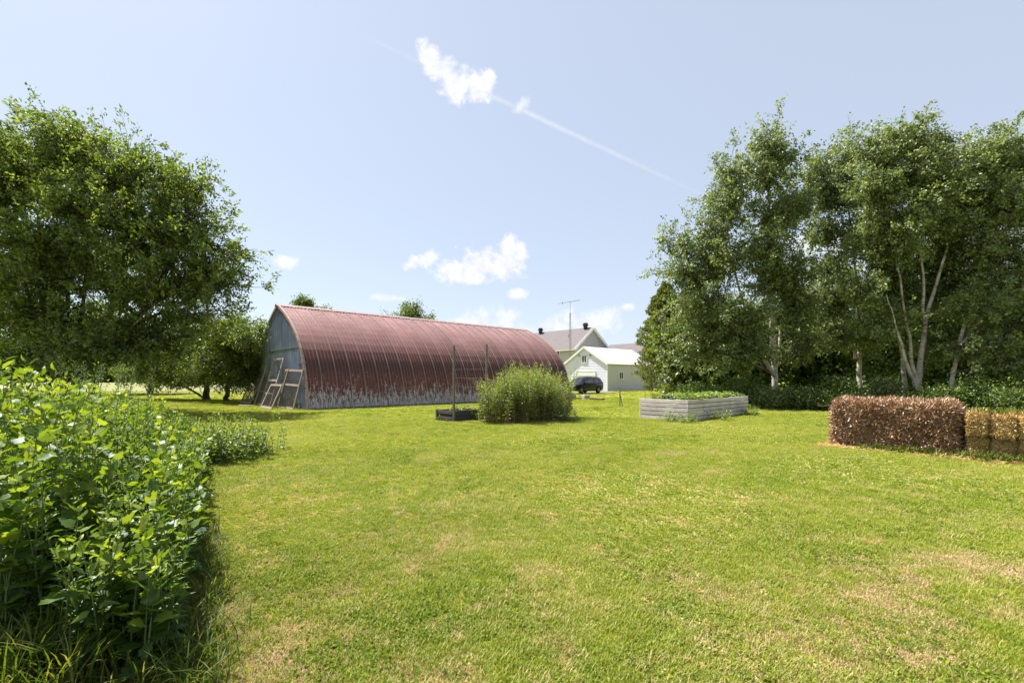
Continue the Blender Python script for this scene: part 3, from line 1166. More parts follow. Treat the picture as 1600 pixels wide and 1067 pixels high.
HC = Vector((9.88, 72.0, 0))       # near-left corner; ridge along V, gable faces -V
house = thing('house', 'large two storey grey farmhouse with mauve brown shingle roof and white trim', 'house', tuple(HC), rzU)
# local x = U (gable width 8.85), local y = V (length 13)
HW, HL, HE, HR = 8.85, 13.0, 6.5, 3.36


def gable_building_y(root, x0, y0, W, L, eave, rise, msid, roofm, over=0.45, th=0.2):
    g = Geo()
    clap(g, (x0, y0, 0), (1, 0, 0), W, 0, eave, (0, -1, 0), rise, 0.24)
    g.build('wall', msid, root)
    g = Geo()
    clap(g, (x0 + W, y0 + L, 0), (-1, 0, 0), W, 0, eave, (0, 1, 0), rise, 0.24)
    g.build('wall', msid, root)
    for x, out in ((x0, -1), (x0 + W, 1)):
        g = Geo()
        clap(g, (x, y0, 0), (0, 1, 0), L, 0, eave, (out, 0, 0), None, 0.24)
        g.build('wall', msid, root)
    for s in (-1, 1):
        e = Vector((x0 + W / 2 + s * (W / 2 + over), 0, eave - rise * over / (W / 2)))
        r = Vector((x0 + W / 2, 0, eave + rise))
        d = e - r
        n = Vector((0, 1, 0)).cross(d)
        n = n if n.z > 0 else -n
        n.normalize()
        g = Geo()
        g.box((e + r) / 2 + Vector((0, y0 + L / 2, 0)) + n * th / 2, d / 2, (0, L / 2 + over, 0), n * th / 2)
        g.build('roof', roofm, root)
        g = Geo()
        g.box((e + r) / 2 + Vector((0, y0 - over - 0.02, 0)) + n * (th / 2 - 0.09), d / 2, (0, 0.018, 0), n * 0.2)
        g.build('fascia', TRIM, root)
        g = Geo()
        g.box(Vector((e.x + s * 0.04, y0 + L / 2, e.z + 0.04)), (0.05, 0, 0), (0, L / 2 + over, 0), (0, 0, 0.16))
        g.build('gutter', TRIM, root)
        g = Geo()
        g.box((e + r) / 2 + Vector((0, y0 - over / 2 - 0.01, 0)) - n * 0.02, d / 2 * 0.98, (0, over / 2, 0), n * 0.015)
        g.build('soffit', TRIM, root)


gable_building_y(house, 0, 0, HW, HL, HE, HR, SIDING_H, SHINGLE)
roof_vent(house, (HW / 2 - 0.5, 0.9, HE + HR + 0.0))
roof_vent(house, (HW / 2 - 0.5, 11.2, HE + HR + 0.0))
window(house, (0, 3.6, 5.3), (0, -1, 0), (-1, 0, 0), 0.95, 1.4, 2)
window(house, (0, 9.0, 5.3), (0, -1, 0), (-1, 0, 0), 0.95, 1.4, 2)
window(house, (4.4, 0, 5.3), (1, 0, 0), (0, -1, 0), 1.0, 1.3, 2)
for x_, y_ in ((2.6, 3.4), (2.2, 3.1)):
    g = Geo()
    zz = HE + HR * x_ / (HW / 2)
    g.tube([(x_, y_, zz), (x_, y_, zz + 0.55)], 0.06, 6)
    g.build('vent_pipe', simple("pipe_grey", (0.25, 0.25, 0.26), 0.5), house)
# wing
wx = 6.9
gable_building_y(house, wx, -7.6, 6.4, 7.55, 4.9, 2.35, SIDING_H, SHINGLE, 0.4)
roof_vent(house, (wx + 2.8, -5.6, 7.15))
# dark lean-to roof between house and garage
g = Geo()
g.box((4.2, -2.2, 4.9), (2.6, 0, 0), (0, 1.9, -0.5), (0, 0.02, 0.1))
g.build('porch_roof', simple("porch_dark", (0.035, 0.035, 0.045), 0.7), house)
for x_ in (1.8, 6.6):
    g = Geo()
    g.b(x_ - 0.08, x_ + 0.08, -3.9, -3.74, 0, 4.4)
    g.build('porch_post', TRIM, house)

# antenna tower
AT = Vector(P(891, 592, 69.5))
AT.z = 0
ant = thing('antenna_tower', 'tall thin lattice television antenna mast rising beside the grey house roof', 'antenna', tuple(AT))
STEEL = simple("galvanised", (0.22, 0.22, 0.23), 0.45, metal=0.6)
g = Geo()
HT = 11.6
legs = []
for k in range(3):
    a = 2 * PI * k / 3 + 0.4
    legs.append((math.cos(a), math.sin(a)))
for cx_, cy_ in legs:
    g.tube([(cx_ * 0.30, cy_ * 0.30, 0), (cx_ * 0.10, cy_ * 0.10, HT)], 0.022, 5)
g.build('mast_leg', STEEL, ant)
g = Geo()
nseg = 24
for k in range(nseg):
    z0, z1 = k * HT / nseg, (k + 1) * HT / nseg
    for j in range(3):
        w0, w1 = 0.30 - 0.20 * z0 / HT, 0.30 - 0.20 * z1 / HT
        p0, p1 = legs[j], legs[(j + 1) % 3]
        g.tube([(p0[0] * w0, p0[1] * w0, z0), (p1[0] * w1, p1[1] * w1, z1)], 0.010, 3, False)
        g.tube([(p0[0] * w1, p0[1] * w1, z1), (p1[0] * w1, p1[1] * w1, z1)], 0.012, 3, False)
g.build('lattice', STEEL, ant, kind='stuff')
g = Geo()
g.tube([(0, 0, HT - 0.6), (0, 0, 13.35)], 0.03, 6)
g.build('pole', STEEL, ant)
g = Geo()
bd = Vector((1, 0.15, 0.19)).normalized()
c0 = Vector((-0.1, 0, 13.25))
g.tube([c0 - bd * 1.85, c0 + bd * 1.65], 0.03, 5)
g.build('boom', STEEL, ant)
cr = Vector((-0.15, 1, 0)).normalized()
for k in range(12):
    g = Geo()
    c1 = c0 + bd * (-1.7 + k * 0.3)
    hl = 0.25 + 0.07 * k
    tl = cr * hl + Vector((0, 0, 0.12 if k == 2 else 0.0))
    g.tube([c1 - tl, c1 + tl], 0.012, 3)
    g.build('element', STEEL, ant)
g = Geo()
g.tube([c0 - bd * 1.15 + Vector((0, 0, -0.25)), c0 - bd * 1.15 + Vector((0, 0, 0.25))], 0.03, 4)
g.build('rotor_bracket', STEEL, ant)


# ================================================================== PARKED CAR
CARP = simple("car_paint", (0.006, 0.008, 0.016), 0.12, var=0.02, spec=0.7)
TYRE = simple("tyre", (0.012, 0.012, 0.012), 0.85)
RIM = simple("rim", (0.20, 0.20, 0.21), 0.3, metal=0.8)
BLK = simple("black_plastic", (0.015, 0.015, 0.016), 0.6)
CARGL = MB("car_glass")
CARGL = CARGL.finish((0.012, 0.016, 0.02, 1), 0.03, spec=1.0)
LAMP = simple("lamp_clear", (0.55, 0.57, 0.6), 0.1, spec=0.8)
LAMPR = simple("lamp_red", (0.30, 0.01, 0.01), 0.15, spec=0.6)

car_c = Vector((7.25, 46.3, 0.05))
car = thing('parked_car', 'dark blue black sport utility car parked before the white garage door', 'car', tuple(car_c), math.atan2(-U.y, -U.x))
# local +x = front. stations: x, z_bottom, z_belt, z_top, half width low, belt, top
st = [(-2.25, 0.42, 0.95, 1.05, 0.78, 0.80, 0.70), (-2.20, 0.32, 1.02, 1.30, 0.86, 0.87, 0.66), (-1.95, 0.28, 1.04, 1.60, 0.91, 0.90, 0.62), (-1.5, 0.26, 1.04, 1.66, 0.92, 0.92, 0.62),
      (-0.6, 0.24, 1.02, 1.69, 0.92, 0.92, 0.63), (0.2, 0.24, 1.00, 1.66, 0.92, 0.92, 0.62), (0.62, 0.24, 0.99, 1.55, 0.92, 0.92, 0.60), (1.0, 0.24, 0.98, 1.27, 0.92, 0.91, 0.66), (1.28, 0.25, 0.97, 1.06, 0.92, 0.89, 0.72),
      (1.7, 0.26, 0.92, 1.00, 0.91, 0.86, 0.66), (2.05, 0.28, 0.84, 0.90, 0.88, 0.80, 0.60), (2.24, 0.34, 0.70, 0.76, 0.80, 0.74, 0.56), (2.30, 0.42, 0.58, 0.62, 0.70, 0.66, 0.5)]
g = Geo()
rings = []
for x, zb, zl, ztp, wl_, wb, wt in st:
    half = [(wl_ * 0.86, zb), (wl_, zb + 0.10), (wl_ * 1.01, (zb + zl) / 2), (wb, zl), (wt + (wb - wt) * 0.12, ztp - 0.07 * (ztp - zl) / 0.6 - 0.01), (wt * 0.8, ztp), (0, ztp + 0.012)]
    ringv = [(x, -y, z) for y, z in half] + [(x, y, z) for y, z in half[-2::-1]]
    i = len(g.v)
    g.v += ringv
    rings.append(range(i, i + len(ringv)))
for r0, r1 in zip(rings[:-1], rings[1:]):
    for j in range(len(r0) - 1):
        g.f.append((r0[j], r0[j + 1], r1[j + 1], r1[j]))
    g.f.append((r0[-1], r0[0], r1[0], r1[-1]))
g.f.append(tuple(rings[0]))
g.f.append(tuple(rings[-1])[::-1])
o = g.build('body', CARP, car, smooth=True)
o.modifiers.new('edge', 'EDGE_SPLIT').split_angle = R(38)


def interp_st(x, zf):
    """half width of the body side at x and fraction zf between belt and top"""
    xs = [s_[0] for s_ in st]
    wb = np.interp(x, xs, [s_[5] for s_ in st])
    wt = np.interp(x, xs, [s_[6] for s_ in st])
    zl = np.interp(x, xs, [s_[2] for s_ in st])
    ztp = np.interp(x, xs, [s_[3] for s_ in st])
    wte = wt + (wb - wt) * 0.12
    zte = ztp - 0.07 * (ztp - zl) / 0.6 - 0.01
    return wb + (wte - wb) * zf, zl + (zte - zl) * zf


for s in (-1, 1):
    for x0, x1, xt0, xt1, nm in ((-0.55, 0.98, -0.55, 0.42, 'side_window'), (-1.42, -0.62, -1.38, -0.62, 'side_window'), (-1.98, -1.50, -1.80, -1.46, 'quarter_window')):
        g = Geo()
        lo0, lo1 = interp_st(x0, 0.08), interp_st(x1, 0.08)
        hi0, hi1 = interp_st(xt0, 0.90), interp_st(xt1, 0.90)
        q = [(x0, s * (lo0[0] + 0.012), lo0[1]), (x1, s * (lo1[0] + 0.012), lo1[1]), (xt1, s * (hi1[0] + 0.012), hi1[1]), (xt0, s * (hi0[0] + 0.012), hi0[1])]
        g.poly(q if s < 0 else q[::-1])
        g.build(nm, CARGL, car)
    g = Geo()
    g.box((0.78, s * 1.02, 1.06), (0.07, 0, 0), (0, 0.11, 0), (0, 0, 0.08))
    g.build('mirror', CARP, car, bevel=0.02)
    g = Geo()
    g.b(-1.95, 2.0, s * 0.925 - 0.012, s * 0.925 + 0.012, 0.26, 0.36)
    g.build('sill', BLK, car)
    g = Geo()
    g.tube([(-1.6, s * 0.56, 1.71), (0.3, s * 0.56, 1.72)], 0.02, 5)
    g.build('roof_rail', BLK, car)
    for x in (0.15, -0.85):
        g = Geo()
        g.b(x - 0.42, x - 0.24, s * 0.935 - 0.012, s * 0.935 + 0.012, 0.86, 0.90)
        g.build('door_handle', RIM, car)
    g = Geo()
    g.box((2.12, s * 0.62, 0.74), (0.10, 0, 0), (-0.03, s * 0.13, 0), (0, 0, 0.055))
    g.build('headlight', LAMP, car, bevel=0.02)
    g = Geo()
    g.box((-2.19, s * 0.70, 1.02), (0.05, 0, 0), (0, 0.13, 0), (0, 0, 0.10))
    g.build('tail_light', LAMPR, car, bevel=0.02)
    for x in (1.42, -1.32):
        g = Geo()
        g.tube([(x, s * 0.74, 0.36), (x, s * 0.94, 0.36)], 0.36, 20)
        wv = g.build('wheel', TYRE, car, bevel=0.03)
        g = Geo()
        g.tube([(x, s * 0.93, 0.36), (x, s * 0.955, 0.36)], 0.20, 14)
        g.build('rim', RIM, wv)
        g = Geo()
        n = 12
        for k in range(n):
            a0_, a1_ = PI * k / n - 0.1, PI * (k + 1) / n - 0.1
            q = [(x + math.cos(t) * rr2, s * 0.945, 0.36 + math.sin(t) * rr2) for t, rr2 in ((a0_, 0.37), (a1_, 0.37), (a1_, 0.43), (a0_, 0.43))]
            g.poly(q)
        g.build('wheel_arch', BLK, car)
g = Geo()
g.poly([(1.30, -0.70, 1.085), (1.30, 0.70, 1.085), (0.66, 0.56, 1.545), (0.66, -0.56, 1.545)])
g.build('windshield', CARGL, car)
g = Geo()
g.box((2.29, 0, 0.60), (0.03, 0, 0), (0, 0.42, 0), (0, 0, 0.12))
g.build('grille', BLK, car)
g = Geo()
g.box((2.33, 0, 0.42), (0.01, 0, 0), (0, 0.20, 0), (0, 0, 0.06))
g.build('licence_plate', TRIM, car)

# ================================================================== SUSPECT BITS IN THE YARD: blocks, log, stakes
CONC = simple("concrete_block", (0.40, 0.35, 0.31), 0.95, var=0.25, scale=8, bump=0.5)
for px, py, w, h, rz, lb in ((895.5, 622.5, 0.36, 0.28, 0.3, 'smaller pinkish concrete block on the lawn nearest the barn corner'),
                             (915, 623.8, 0.50, 0.33, 0.5, 'larger grey concrete block on the lawn right of the smaller one')):
    g = Geo()
    g.b(-w / 2, w / 2, -0.2, 0.2, 0, h)
    o = g.build('concrete_block', CONC, bevel=0.03)
    o.location = G(px, py)
    o.rotation_euler = (0, 0, rz)
    tag(o, lb, 'concrete block', 'blocks on the lawn by the barn corner')
g = Geo()
c0 = G(921, 625)
c1 = G(945, 625.5)
pts_ = [c0.lerp(c1, t) - c0 + Vector((0, 0.05 * math.sin(t * 9), 0.08 + 0.02 * math.sin(t * 7))) for t in np.linspace(0, 1, 8)]
g.tube(pts_, [0.10, 0.09, 0.085, 0.09, 0.08, 0.075, 0.08, 0.06], 8)
o = g.build('log', BARK, smooth=True)
o.location = c0
tag(o, 'thin crooked log lying on the lawn right of the concrete blocks', 'log')
g = Geo()
c0 = G(884, 625)
c1 = G(925, 623.0)
g.tube([Vector((0, 0, 0.05)), c1 - c0 + Vector((0, 0, 0.05))], 0.05, 6)
o = g.build('pole', OLDWOOD)
o.location = c0
tag(o, 'long grey pole lying on the grass at the foot of the concrete blocks', 'pole')

c0 = G(968.5, 635)
stk = thing('wooden_stake', 'thin grey wooden stake standing alone on the lawn with a leaning prop', 'stake', tuple(c0))
g = Geo()
g.b(-0.028, 0.028, -0.028, 0.028, 0, 0.97)
g.build('post', OLDWOOD, stk)
g = Geo()
g.beam((0.14, 0, 0), (0.03, 0, 0.62), 0.035, 0.035)
g.build('prop', OLDWOOD, stk)
g = Geo()
g.tube([(-0.12, -0.01, 1.05), (-0.02, -0.01, 0.97)], 0.012, 4)
g.build('wire_hook', WIRE, stk)

# ================================================================== RAISED BED (right)
BEDW = weathered("bed_boards", (0.56, 0.51, 0.50), (3, 3, 14))
SOIL = simple("soil", (0.065, 0.042, 0.030), 0.98, var=0.4, scale=12, bump=0.9)
B0 = Vector((6.2, 16.1, 0))
bed = thing('raised_bed', 'large raised garden bed of pale grey weathered boards filled with leafy plants', 'planter', tuple(B0), rzU)
BLn, BWd, BH = 5.42, 1.9, 0.76
NC = 5
hc = BH / NC
split = 1.58


def board(parent, x0, x1, y0, y1, z0, z1, mat, jitter=0.004):
    g = Geo()
    j = lambda: random.uniform(-jitter, jitter)
    g.b(x0 + j(), x1 + j(), y0 + j(), y1 + j(), z0, z1)
    # sag of the top edge
    o = g.build('board', mat, parent, bevel=0.006)
    return o


for k in range(NC):
    z0, z1 = k * hc + 0.011, (k + 1) * hc - 0.011
    alt = k % 2
    e = 0.045
    # long sides (y=0 and y=BWd), with the joint seen in the photograph
    for y in (0, BWd):
        ya, yb = (y - e, y)
        x_s = 0.0 - (0.045 if alt else -0.002)
        board(bed, x_s, split - 0.004, ya, yb, z0, z1, BEDW)
        board(bed, split + 0.004, BLn + (0.045 if alt else -0.002), ya, yb, z0, z1, BEDW)
    for x in (0, BLn):
        xa, xb = (x - e, x) if x == 0 else (x, x + e)
        board(bed, xa, xb, -0.002 + (0.004 if alt else -0.043), BWd - 0.045 - (0.004 if alt else -0.043), z0, z1, BEDW)
# inner posts and soil
for x in (0.05, split, 3.5, BLn - 0.05):
    for y in (0.05, BWd - 0.10):
        g = Geo()
        g.b(x - 0.04, x + 0.04, y - 0.04, y + 0.04, 0, BH - 0.02)
        g.build('post', BEDW, bed)
n_ = 14
vs, fs = [], []
for i in range(n_ + 1):
    for j in range(6):
        vs.append((0.01 + (BLn - 0.02) * i / n_, 0.01 + (BWd - 0.07) * j / 5, BH - 0.11 + random.uniform(-0.02, 0.05)))
for i in range(n_):
    for j in range(5):
        a = i * 6 + j
        fs.append((a, a + 6, a + 7, a + 1))
me = bpy.data.meshes.new('soil')
me.from_pydata(vs, [], fs)
me.update()
obj_from('soil', me, SOIL, bed)


def W_(root_loc, x, y, z=0.0):
    q = root_loc + U * x + V * y
    return np.array([q.x, q.y, z])


def rosette_plants(name, label, cat, centers, mats, n_leaf=26, h=0.22, r=0.2, size=(0.12, 0.10), template=T_OVAL, group=None, upright=0.7):
    """low leafy plants: stalks rise from each centre and end in a leaf; one thing per call"""
    base = np.mean(np.array(centers), axis=0)
    root = thing(name, label, cat, tuple(base), 0, group)
    A, B = [], []
    for c in centers:
        k = n_leaf
        a = rng.random(k) * 2 * PI
        rr_ = r * np.sqrt(rng.random(k))
        e = np.stack([c[0] + np.cos(a) * rr_, c[1] + np.sin(a) * rr_, c[2] + h * (0.35 + 0.65 * rng.random(k)) * (1 - 0.3 * rr_ / r)], 1)
        s0 = np.tile(c, (k, 1)) + rng.normal(size=(k, 3)) * 0.02
        A.append(s0)
        B.append(e)
    A, B = np.concatenate(A), np.concatenate(B)
    tb = Tubes()
    tb.twigs(A - base, B - base, 0.004)
    tb.build('stems', mats[0], root, kind='stuff')
    n = len(A)
    D = unit(B - A) * 0.5 + rng.normal(size=(n, 3)) * 0.6
    D[:, 2] = D[:, 2] * 0.4 + rng.normal(size=n) * 0.2
    obj_from('foliage', leaves_mesh('foliage', B - base, D, size[0] * (0.6 + 0.7 * rng.random(n)), size[1] * (0.6 + 0.7 * rng.random(n)), rng.random(n), template, upright), mats[1], root, kind='stuff')
    return root


def bedpts(x0, x1, y0, y1, n, z=BH - 0.08):
    return [W_(B0, random.uniform(x0, x1), random.uniform(y0, y1), z) for _ in range(n)]


rosette_plants('bean_plants', 'dense light green leafy plants filling the middle of the grey raised bed', 'plants', bedpts(0.7, 2.9, 0.15, 1.6, 26), (STEM, LEAF_LETTUCE), 30, 0.26, 0.22, (0.13, 0.10))
rosette_plants('squash_plants', 'yellowish leafy plants filling the far right half of the grey raised bed', 'plants', bedpts(3.1, 5.2, 0.15, 1.6, 26), (STEM, LEAF_LETTUCE), 28, 0.24, 0.22, (0.14, 0.12))
rosette_plants('young_plants', 'two small pale green plants at the left end of the grey raised bed', 'plants', bedpts(0.15, 0.6, 1.1, 1.6, 4) + bedpts(0.1, 0.35, 0.2, 0.6, 2), (STEM, LEAF_LETTUCE), 30, 0.30, 0.15, (0.10, 0.07))
# cane
g = Geo()
g.tube([(0, 0, 0), (0.01, 0, 0.48)], 0.010, 5)
o = g.build('garden_cane', simple("cane_green", (0.12, 0.22, 0.17), 0.6))
o.location = Vector(W_(B0, 0.06, 1.72, BH - 0.15))
tag(o, 'thin green cane standing in the left back corner of the grey raised bed', 'cane')

# ================================================================== SMALL DARK BED WITH TRELLIS
T0 = Vector((-2.07, 15.8, 0))
DARKW = weathered("dark_boards", (0.085, 0.085, 0.095), (3, 3, 12))
POSTW = weathered("post_wood", (0.16, 0.14, 0.12))
tb_ = thing('planter_box', 'small low dark board planter box between the two trellis posts', 'planter', tuple(T0), rzU)
TL, TW, TH = 1.43, 0.98, 0.40
for k in range(2):
    z0, z1 = 0.0 + k * 0.20 + 0.004, (k + 1) * 0.20 - 0.006
    for y in (0, TW):
        board(tb_, 0.002, TL - 0.002, y - 0.04, y, z0, z1, DARKW)
    board(tb_, TL, TL + 0.04, -0.035, TW, z0, z1, DARKW)
for z0, z1 in ((0.06, 0.17), (0.27, 0.39)):
    board(tb_, -0.04, -0.002, -0.035, TW, z0, z1, DARKW)
g = Geo()
g.b(-0.05, 0.03, TW - 0.08, TW, 0, 0.41)
g.build('corner_post', DARKW, tb_)
g = Geo()
g.b(0.005, TL - 0.005, 0.005, TW - 0.045, 0.0, 0.30)
g.build('soil', SOIL, tb_)
rosette_plants('seedlings', 'sparse reddish and green seedlings growing inside the small dark planter', 'plants',
               [W_(T0, random.uniform(0.2, 1.3), random.uniform(0.15, 0.8), 0.28) for _ in range(9)], (STEM_DRY, LEAF_CLUMP), 14, 0.26, 0.16, (0.08, 0.05))

tr0 = Vector(W_(T0, -0.0, -0.09, 0))
tr1 = Vector(W_(T0, 1.46, -0.09, 0))
tre = thing('trellis', 'wire trellis strung between two tall weathered wooden posts behind the dark planter', 'trellis', tuple(tr0))
dlt = tr1 - tr0
for q, h in ((Vector((0, 0, 0)), 2.66), (dlt, 2.78)):
    g = Geo()
    g.box(q + Z * h / 2, U * 0.036, V * 0.03, Z * h / 2)
    g.build('post', POSTW, tre, bevel=0.006)
for k in range(7):
    g = Geo()
    z = 0.62 + k * 0.305
    g.tube([dlt * t + Vector((0, 0, z + 0.012 * math.sin(5 * t + k))) - V * 0.035 for t in np.linspace(0, 1, 7)], 0.0035, 4)
    g.build('wire', simple("wire_bright", (0.34, 0.31, 0.29), 0.4, metal=0.3) if k == 0 else bpy.data.materials["wire_bright"], tre)
for k in range(1, 5):
    g = Geo()
    t = k / 5
    g.tube([dlt * t + Vector((0.02 * math.sin(3 * z + k), 0, 0.62 + z * 1.83)) - V * 0.03 for z in np.linspace(0, 1, 7)], 0.0018, 4)
    g.build('wire', bpy.data.materials["wire_bright"], tre)


# ================================================================== HAY BALES
def straw_mat(name, stops):
    b = MB(name)
    r = b.n('ShaderNodeAttribute', attribute_name='rnd').outputs['Fac']
    col = b.ramp(r, stops)
    dif = b.n('ShaderNodeBsdfDiffuse', {'Color': col})
    tr = b.n('ShaderNodeBsdfTranslucent', {'Color': col})
    gl = b.n('ShaderNodeBsdfGlossy', {'Color': (1, 0.95, 0.85, 1), 'Roughness': 0.4})
    m1 = b.n('ShaderNodeMixShader', {0: 0.15, 1: dif.outputs[0], 2: tr.outputs[0]})
    m2 = b.n('ShaderNodeMixShader', {0: 0.06, 1: m1.outputs[0], 2: gl.outputs[0]})
    b.t.links.new(m2.outputs[0], b.out.inputs[0])
    return b.m


STRAW_BR = straw_mat("straw_brown", [(0.0, (0.17, 0.080, 0.036)), (0.35, (0.42, 0.225, 0.115)), (0.75, (0.68, 0.46, 0.29)), (1.0, (0.88, 0.74, 0.56))])
STRAW_GO = straw_mat("straw_gold", [(0.0, (0.26, 0.150, 0.040)), (0.35, (0.60, 0.40, 0.14)), (0.75, (0.82, 0.62, 0.28)), (1.0, (0.90, 0.78, 0.48))])
CORE_BR = simple("bale_core_brown", (0.30, 0.165, 0.085), 0.98, var=0.5, scale=18, bump=1.0)
CORE_GO = simple("bale_core_gold", (0.55, 0.36, 0.13), 0.98, var=0.5, scale=18, bump=1.0)


def bale(name, label, origin, Lx, Wy, H, z0, core, straw, n_straw, group, xdir, flakes=0, round_=0.16, slen=0.085, bulge=0.05):
    """origin: front left bottom corner; xdir along the front; depth to the back"""
    xdir = Vector(xdir)
    yd = Vector((-xdir.y, xdir.x, 0))
    root = thing(name, label, 'hay bale', (origin.x, origin.y, z0), math.atan2(xdir.y, xdir.x), group)
    nx_, ny_, nz__ = 26, 14, 12

    def surf(p, sx, sy, sz):
        """map a cube-surface point (-1..1) to a rounded, lumpy bale"""
        hx, hy, hz = Lx / 2, Wy / 2, H / 2
        q = p * np.array([hx, hy, hz])
        inner = np.clip(q, -(np.array([hx, hy, hz]) - round_), np.array([hx, hy, hz]) - round_)
        d = q - inner
        ln = np.linalg.norm(d, axis=1, keepdims=True)
        q = inner + d / np.maximum(ln, 1e-6) * np.minimum(ln, round_)
        nrm = d / np.maximum(ln, 1e-6)
        lump = (np.sin(q[:, 0] * 7.1 + 1.7 * sx) * np.cos(q[:, 2] * 6.3 + sy) * 0.35 + np.sin(q[:, 0] * 15 + q[:, 2] * 11 + sz) * 0.25 + np.sin(q[:, 1] * 9 + 2)*0.2) * bulge
        if flakes:
            ph = (q[:, 0] + hx) / Lx * flakes
            fr_ = np.abs((ph % 1.0) - 0.5) * 2
            lump -= 0.17 * np.clip((fr_ - 0.72) / 0.28, 0, 1) ** 1.3
        q = q + nrm * lump[:, None]
        q = q + np.array([hx, hy, hz])
        return q, nrm
    g = Geo()
    Vs, Fs = [], []
    off = 0
    for axis, sg in ((0, -1), (0, 1), (1, -1), (1, 1), (2, 1), (2, -1)):
        na, nb = {0: (ny_, nz__), 1: (nx_, nz__), 2: (nx_, ny_)}[axis]
        A, Bq = np.meshgrid(np.linspace(-1, 1, na), np.linspace(-1, 1, nb))
        pts = np.zeros((A.size, 3))
        oth = [i for i in range(3) if i != axis]
        pts[:, oth[0]], pts[:, oth[1]], pts[:, axis] = A.ravel(), Bq.ravel(), sg
        q, _ = surf(pts, 1, 2, 3)
        idx = np.arange(A.size).reshape(nb, na) + off
        f = np.stack([idx[:-1, :-1], idx[:-1, 1:], idx[1:, 1:], idx[1:, :-1]], -1).reshape(-1, 4)
        Vs.append(q)
        Fs.append(f)
        off += A.size
    obj_from('packed_straw', fast_mesh('packed_straw', np.concatenate(Vs), np.concatenate(Fs), smooth=True), core, root)
    # loose straws bristling from front, ends and top
    area = np.array([Lx * H, Lx * Wy * 0.8, Wy * H * 0.6, Wy * H * 0.4])
    which = rng.choice(4, n_straw, p=area / area.sum())
    pts = rng.random((n_straw, 3)) * 2 - 1
    pts[which == 0, 1] = -1
    pts[which == 1, 2] = 1
    pts[which == 2, 0] = -1
    pts[which == 3, 0] = 1
    q, nr = surf(pts, 1, 2, 3)
    D = nr * 0.40 + rng.normal(size=(n_straw, 3)) * 0.75
    D[:, 2] -= 0.15
    Ls = slen * (0.4 + rng.random(n_straw) ** 2 * 1.3)
    me = leaves_mesh('loose_straw', q - unit(D) * (Ls * 0.3)[:, None], D, Ls, 0.004 + 0.006 * rng.random(n_straw), rng.random(n_straw), T_DIAMOND, 0.1)
    obj_from('loose_straw', me, straw, root, kind='stuff')
    return root


mv = -V
BO = G(1296, 698)
bale('straw_bale', 'large brown weathered straw bale with square end standing left of the golden bales', BO, 2.05, 1.25, 1.03, 0.0, CORE_BR, STRAW_BR, 56000, None, mv, round_=0.21, bulge=0.06, slen=0.11)
GO = BO + mv * 2.12 - U * 0.02
k = 0
for (lx, zz, hh, n, lb) in ((0.0, 0.0, 0.44, 14000, 'lower golden bale on the grass touching the big brown bale'), (0.0, 0.43, 0.44, 16000, 'upper golden bale with a bulging ribbed front touching the big brown bale'),
                            (1.02, 0.0, 0.44, 9000, 'lower golden bale at the right edge of the photo'), (1.02, 0.43, 0.44, 9000, 'upper golden bale with grass on top at the right edge of the photo')):
    o0 = GO + mv * lx + U * (0.07 if zz == 0 else 0.0)
    bale('hay_bale', lb, o0, 1.0, 0.95, hh, zz, CORE_GO, STRAW_GO, n, 'small golden hay bales stacked two high', mv, flakes=3, round_=0.10, bulge=0.06, slen=0.075)

# straw litter strip at the foot of the bales
lit = thing('straw_litter', 'thin strip of pale loose straw lying at the foot of the bales', 'straw', tuple(BO))
lit['kind'] = 'stuff'
n = 7000
s_ = rng.random(n) * 4.4 - 0.15
w_ = rng.normal(size=n) * 0.10 - 0.10
pb = np.array([[BO.x, BO.y, 0.0]]) + s_[:, None] * np.array(mv)[None] + w_[:, None] * np.array(U)[None]
pb[:, 2] = 0.012 + rng.random(n) * 0.05
D = rng.normal(size=(n, 3))
D[:, 2] *= 0.2
obj_from('straw', leaves_mesh('straw', pb - np.array(BO), D, 0.08 + 0.08 * rng.random(n), 0.006 + 0.006 * rng.random(n), rng.random(n) * 0.5 + 0.5, T_DIAMOND, 0.8), STRAW_GO, lit, kind='stuff')


def blades(name, label, cat, pts, h, mat, n_each=14, spread=0.10, width=0.012, parent=None, lean=0.5, group=None, kind=None):
    """long grass tufts: 3-segment bent blades"""
    pts = np.asarray(pts, float)
    base = pts.mean(axis=0)
    base[2] = 0
    n = len(pts) * n_each
    P0 = np.repeat(pts, n_each, 0) + np.concatenate([rng.normal(size=(n, 2)) * spread, np.zeros((n, 1))], 1)
    a = rng.random(n) * 2 * PI
    hh = h * (0.45 + 0.75 * rng.random(n))
    ln = lean * (0.3 + rng.random(n))
    dx, dy = np.cos(a), np.sin(a)
    wv = np.stack([-dy, dx, np.zeros(n)], 1) * (width * (0.6 + 0.7 * rng.random(n)))[:, None]
    vs = []
    for t, wf in ((0, 1.0), (0.45, 0.9), (0.8, 0.55), (1.0, 0.0)):
        off = np.stack([dx * hh * ln * t * t, dy * hh * ln * t * t, hh * (t - 0.32 * ln * t * t)], 1)
        c = P0 + off
        if wf > 0:
            vs += [c - wv * wf, c + wv * wf]
        else:
            vs.append(c)
    vv = np.stack(vs, 1)
    tf = np.array([(0, 1, 3), (0, 3, 2), (2, 3, 5), (2, 5, 4), (4, 5, 6)])
    ff = tf[None] + (np.arange(n) * 7)[:, None, None]
    me = fast_mesh(name, (vv - base).reshape(-1, 3), ff.reshape(-1, 3), np.repeat(rng.random(n), 7))
    o = obj_from(name, me, mat, parent, kind)
    o.location = tuple(base)
    if label:
        tag(o, label, cat, group)
    return o


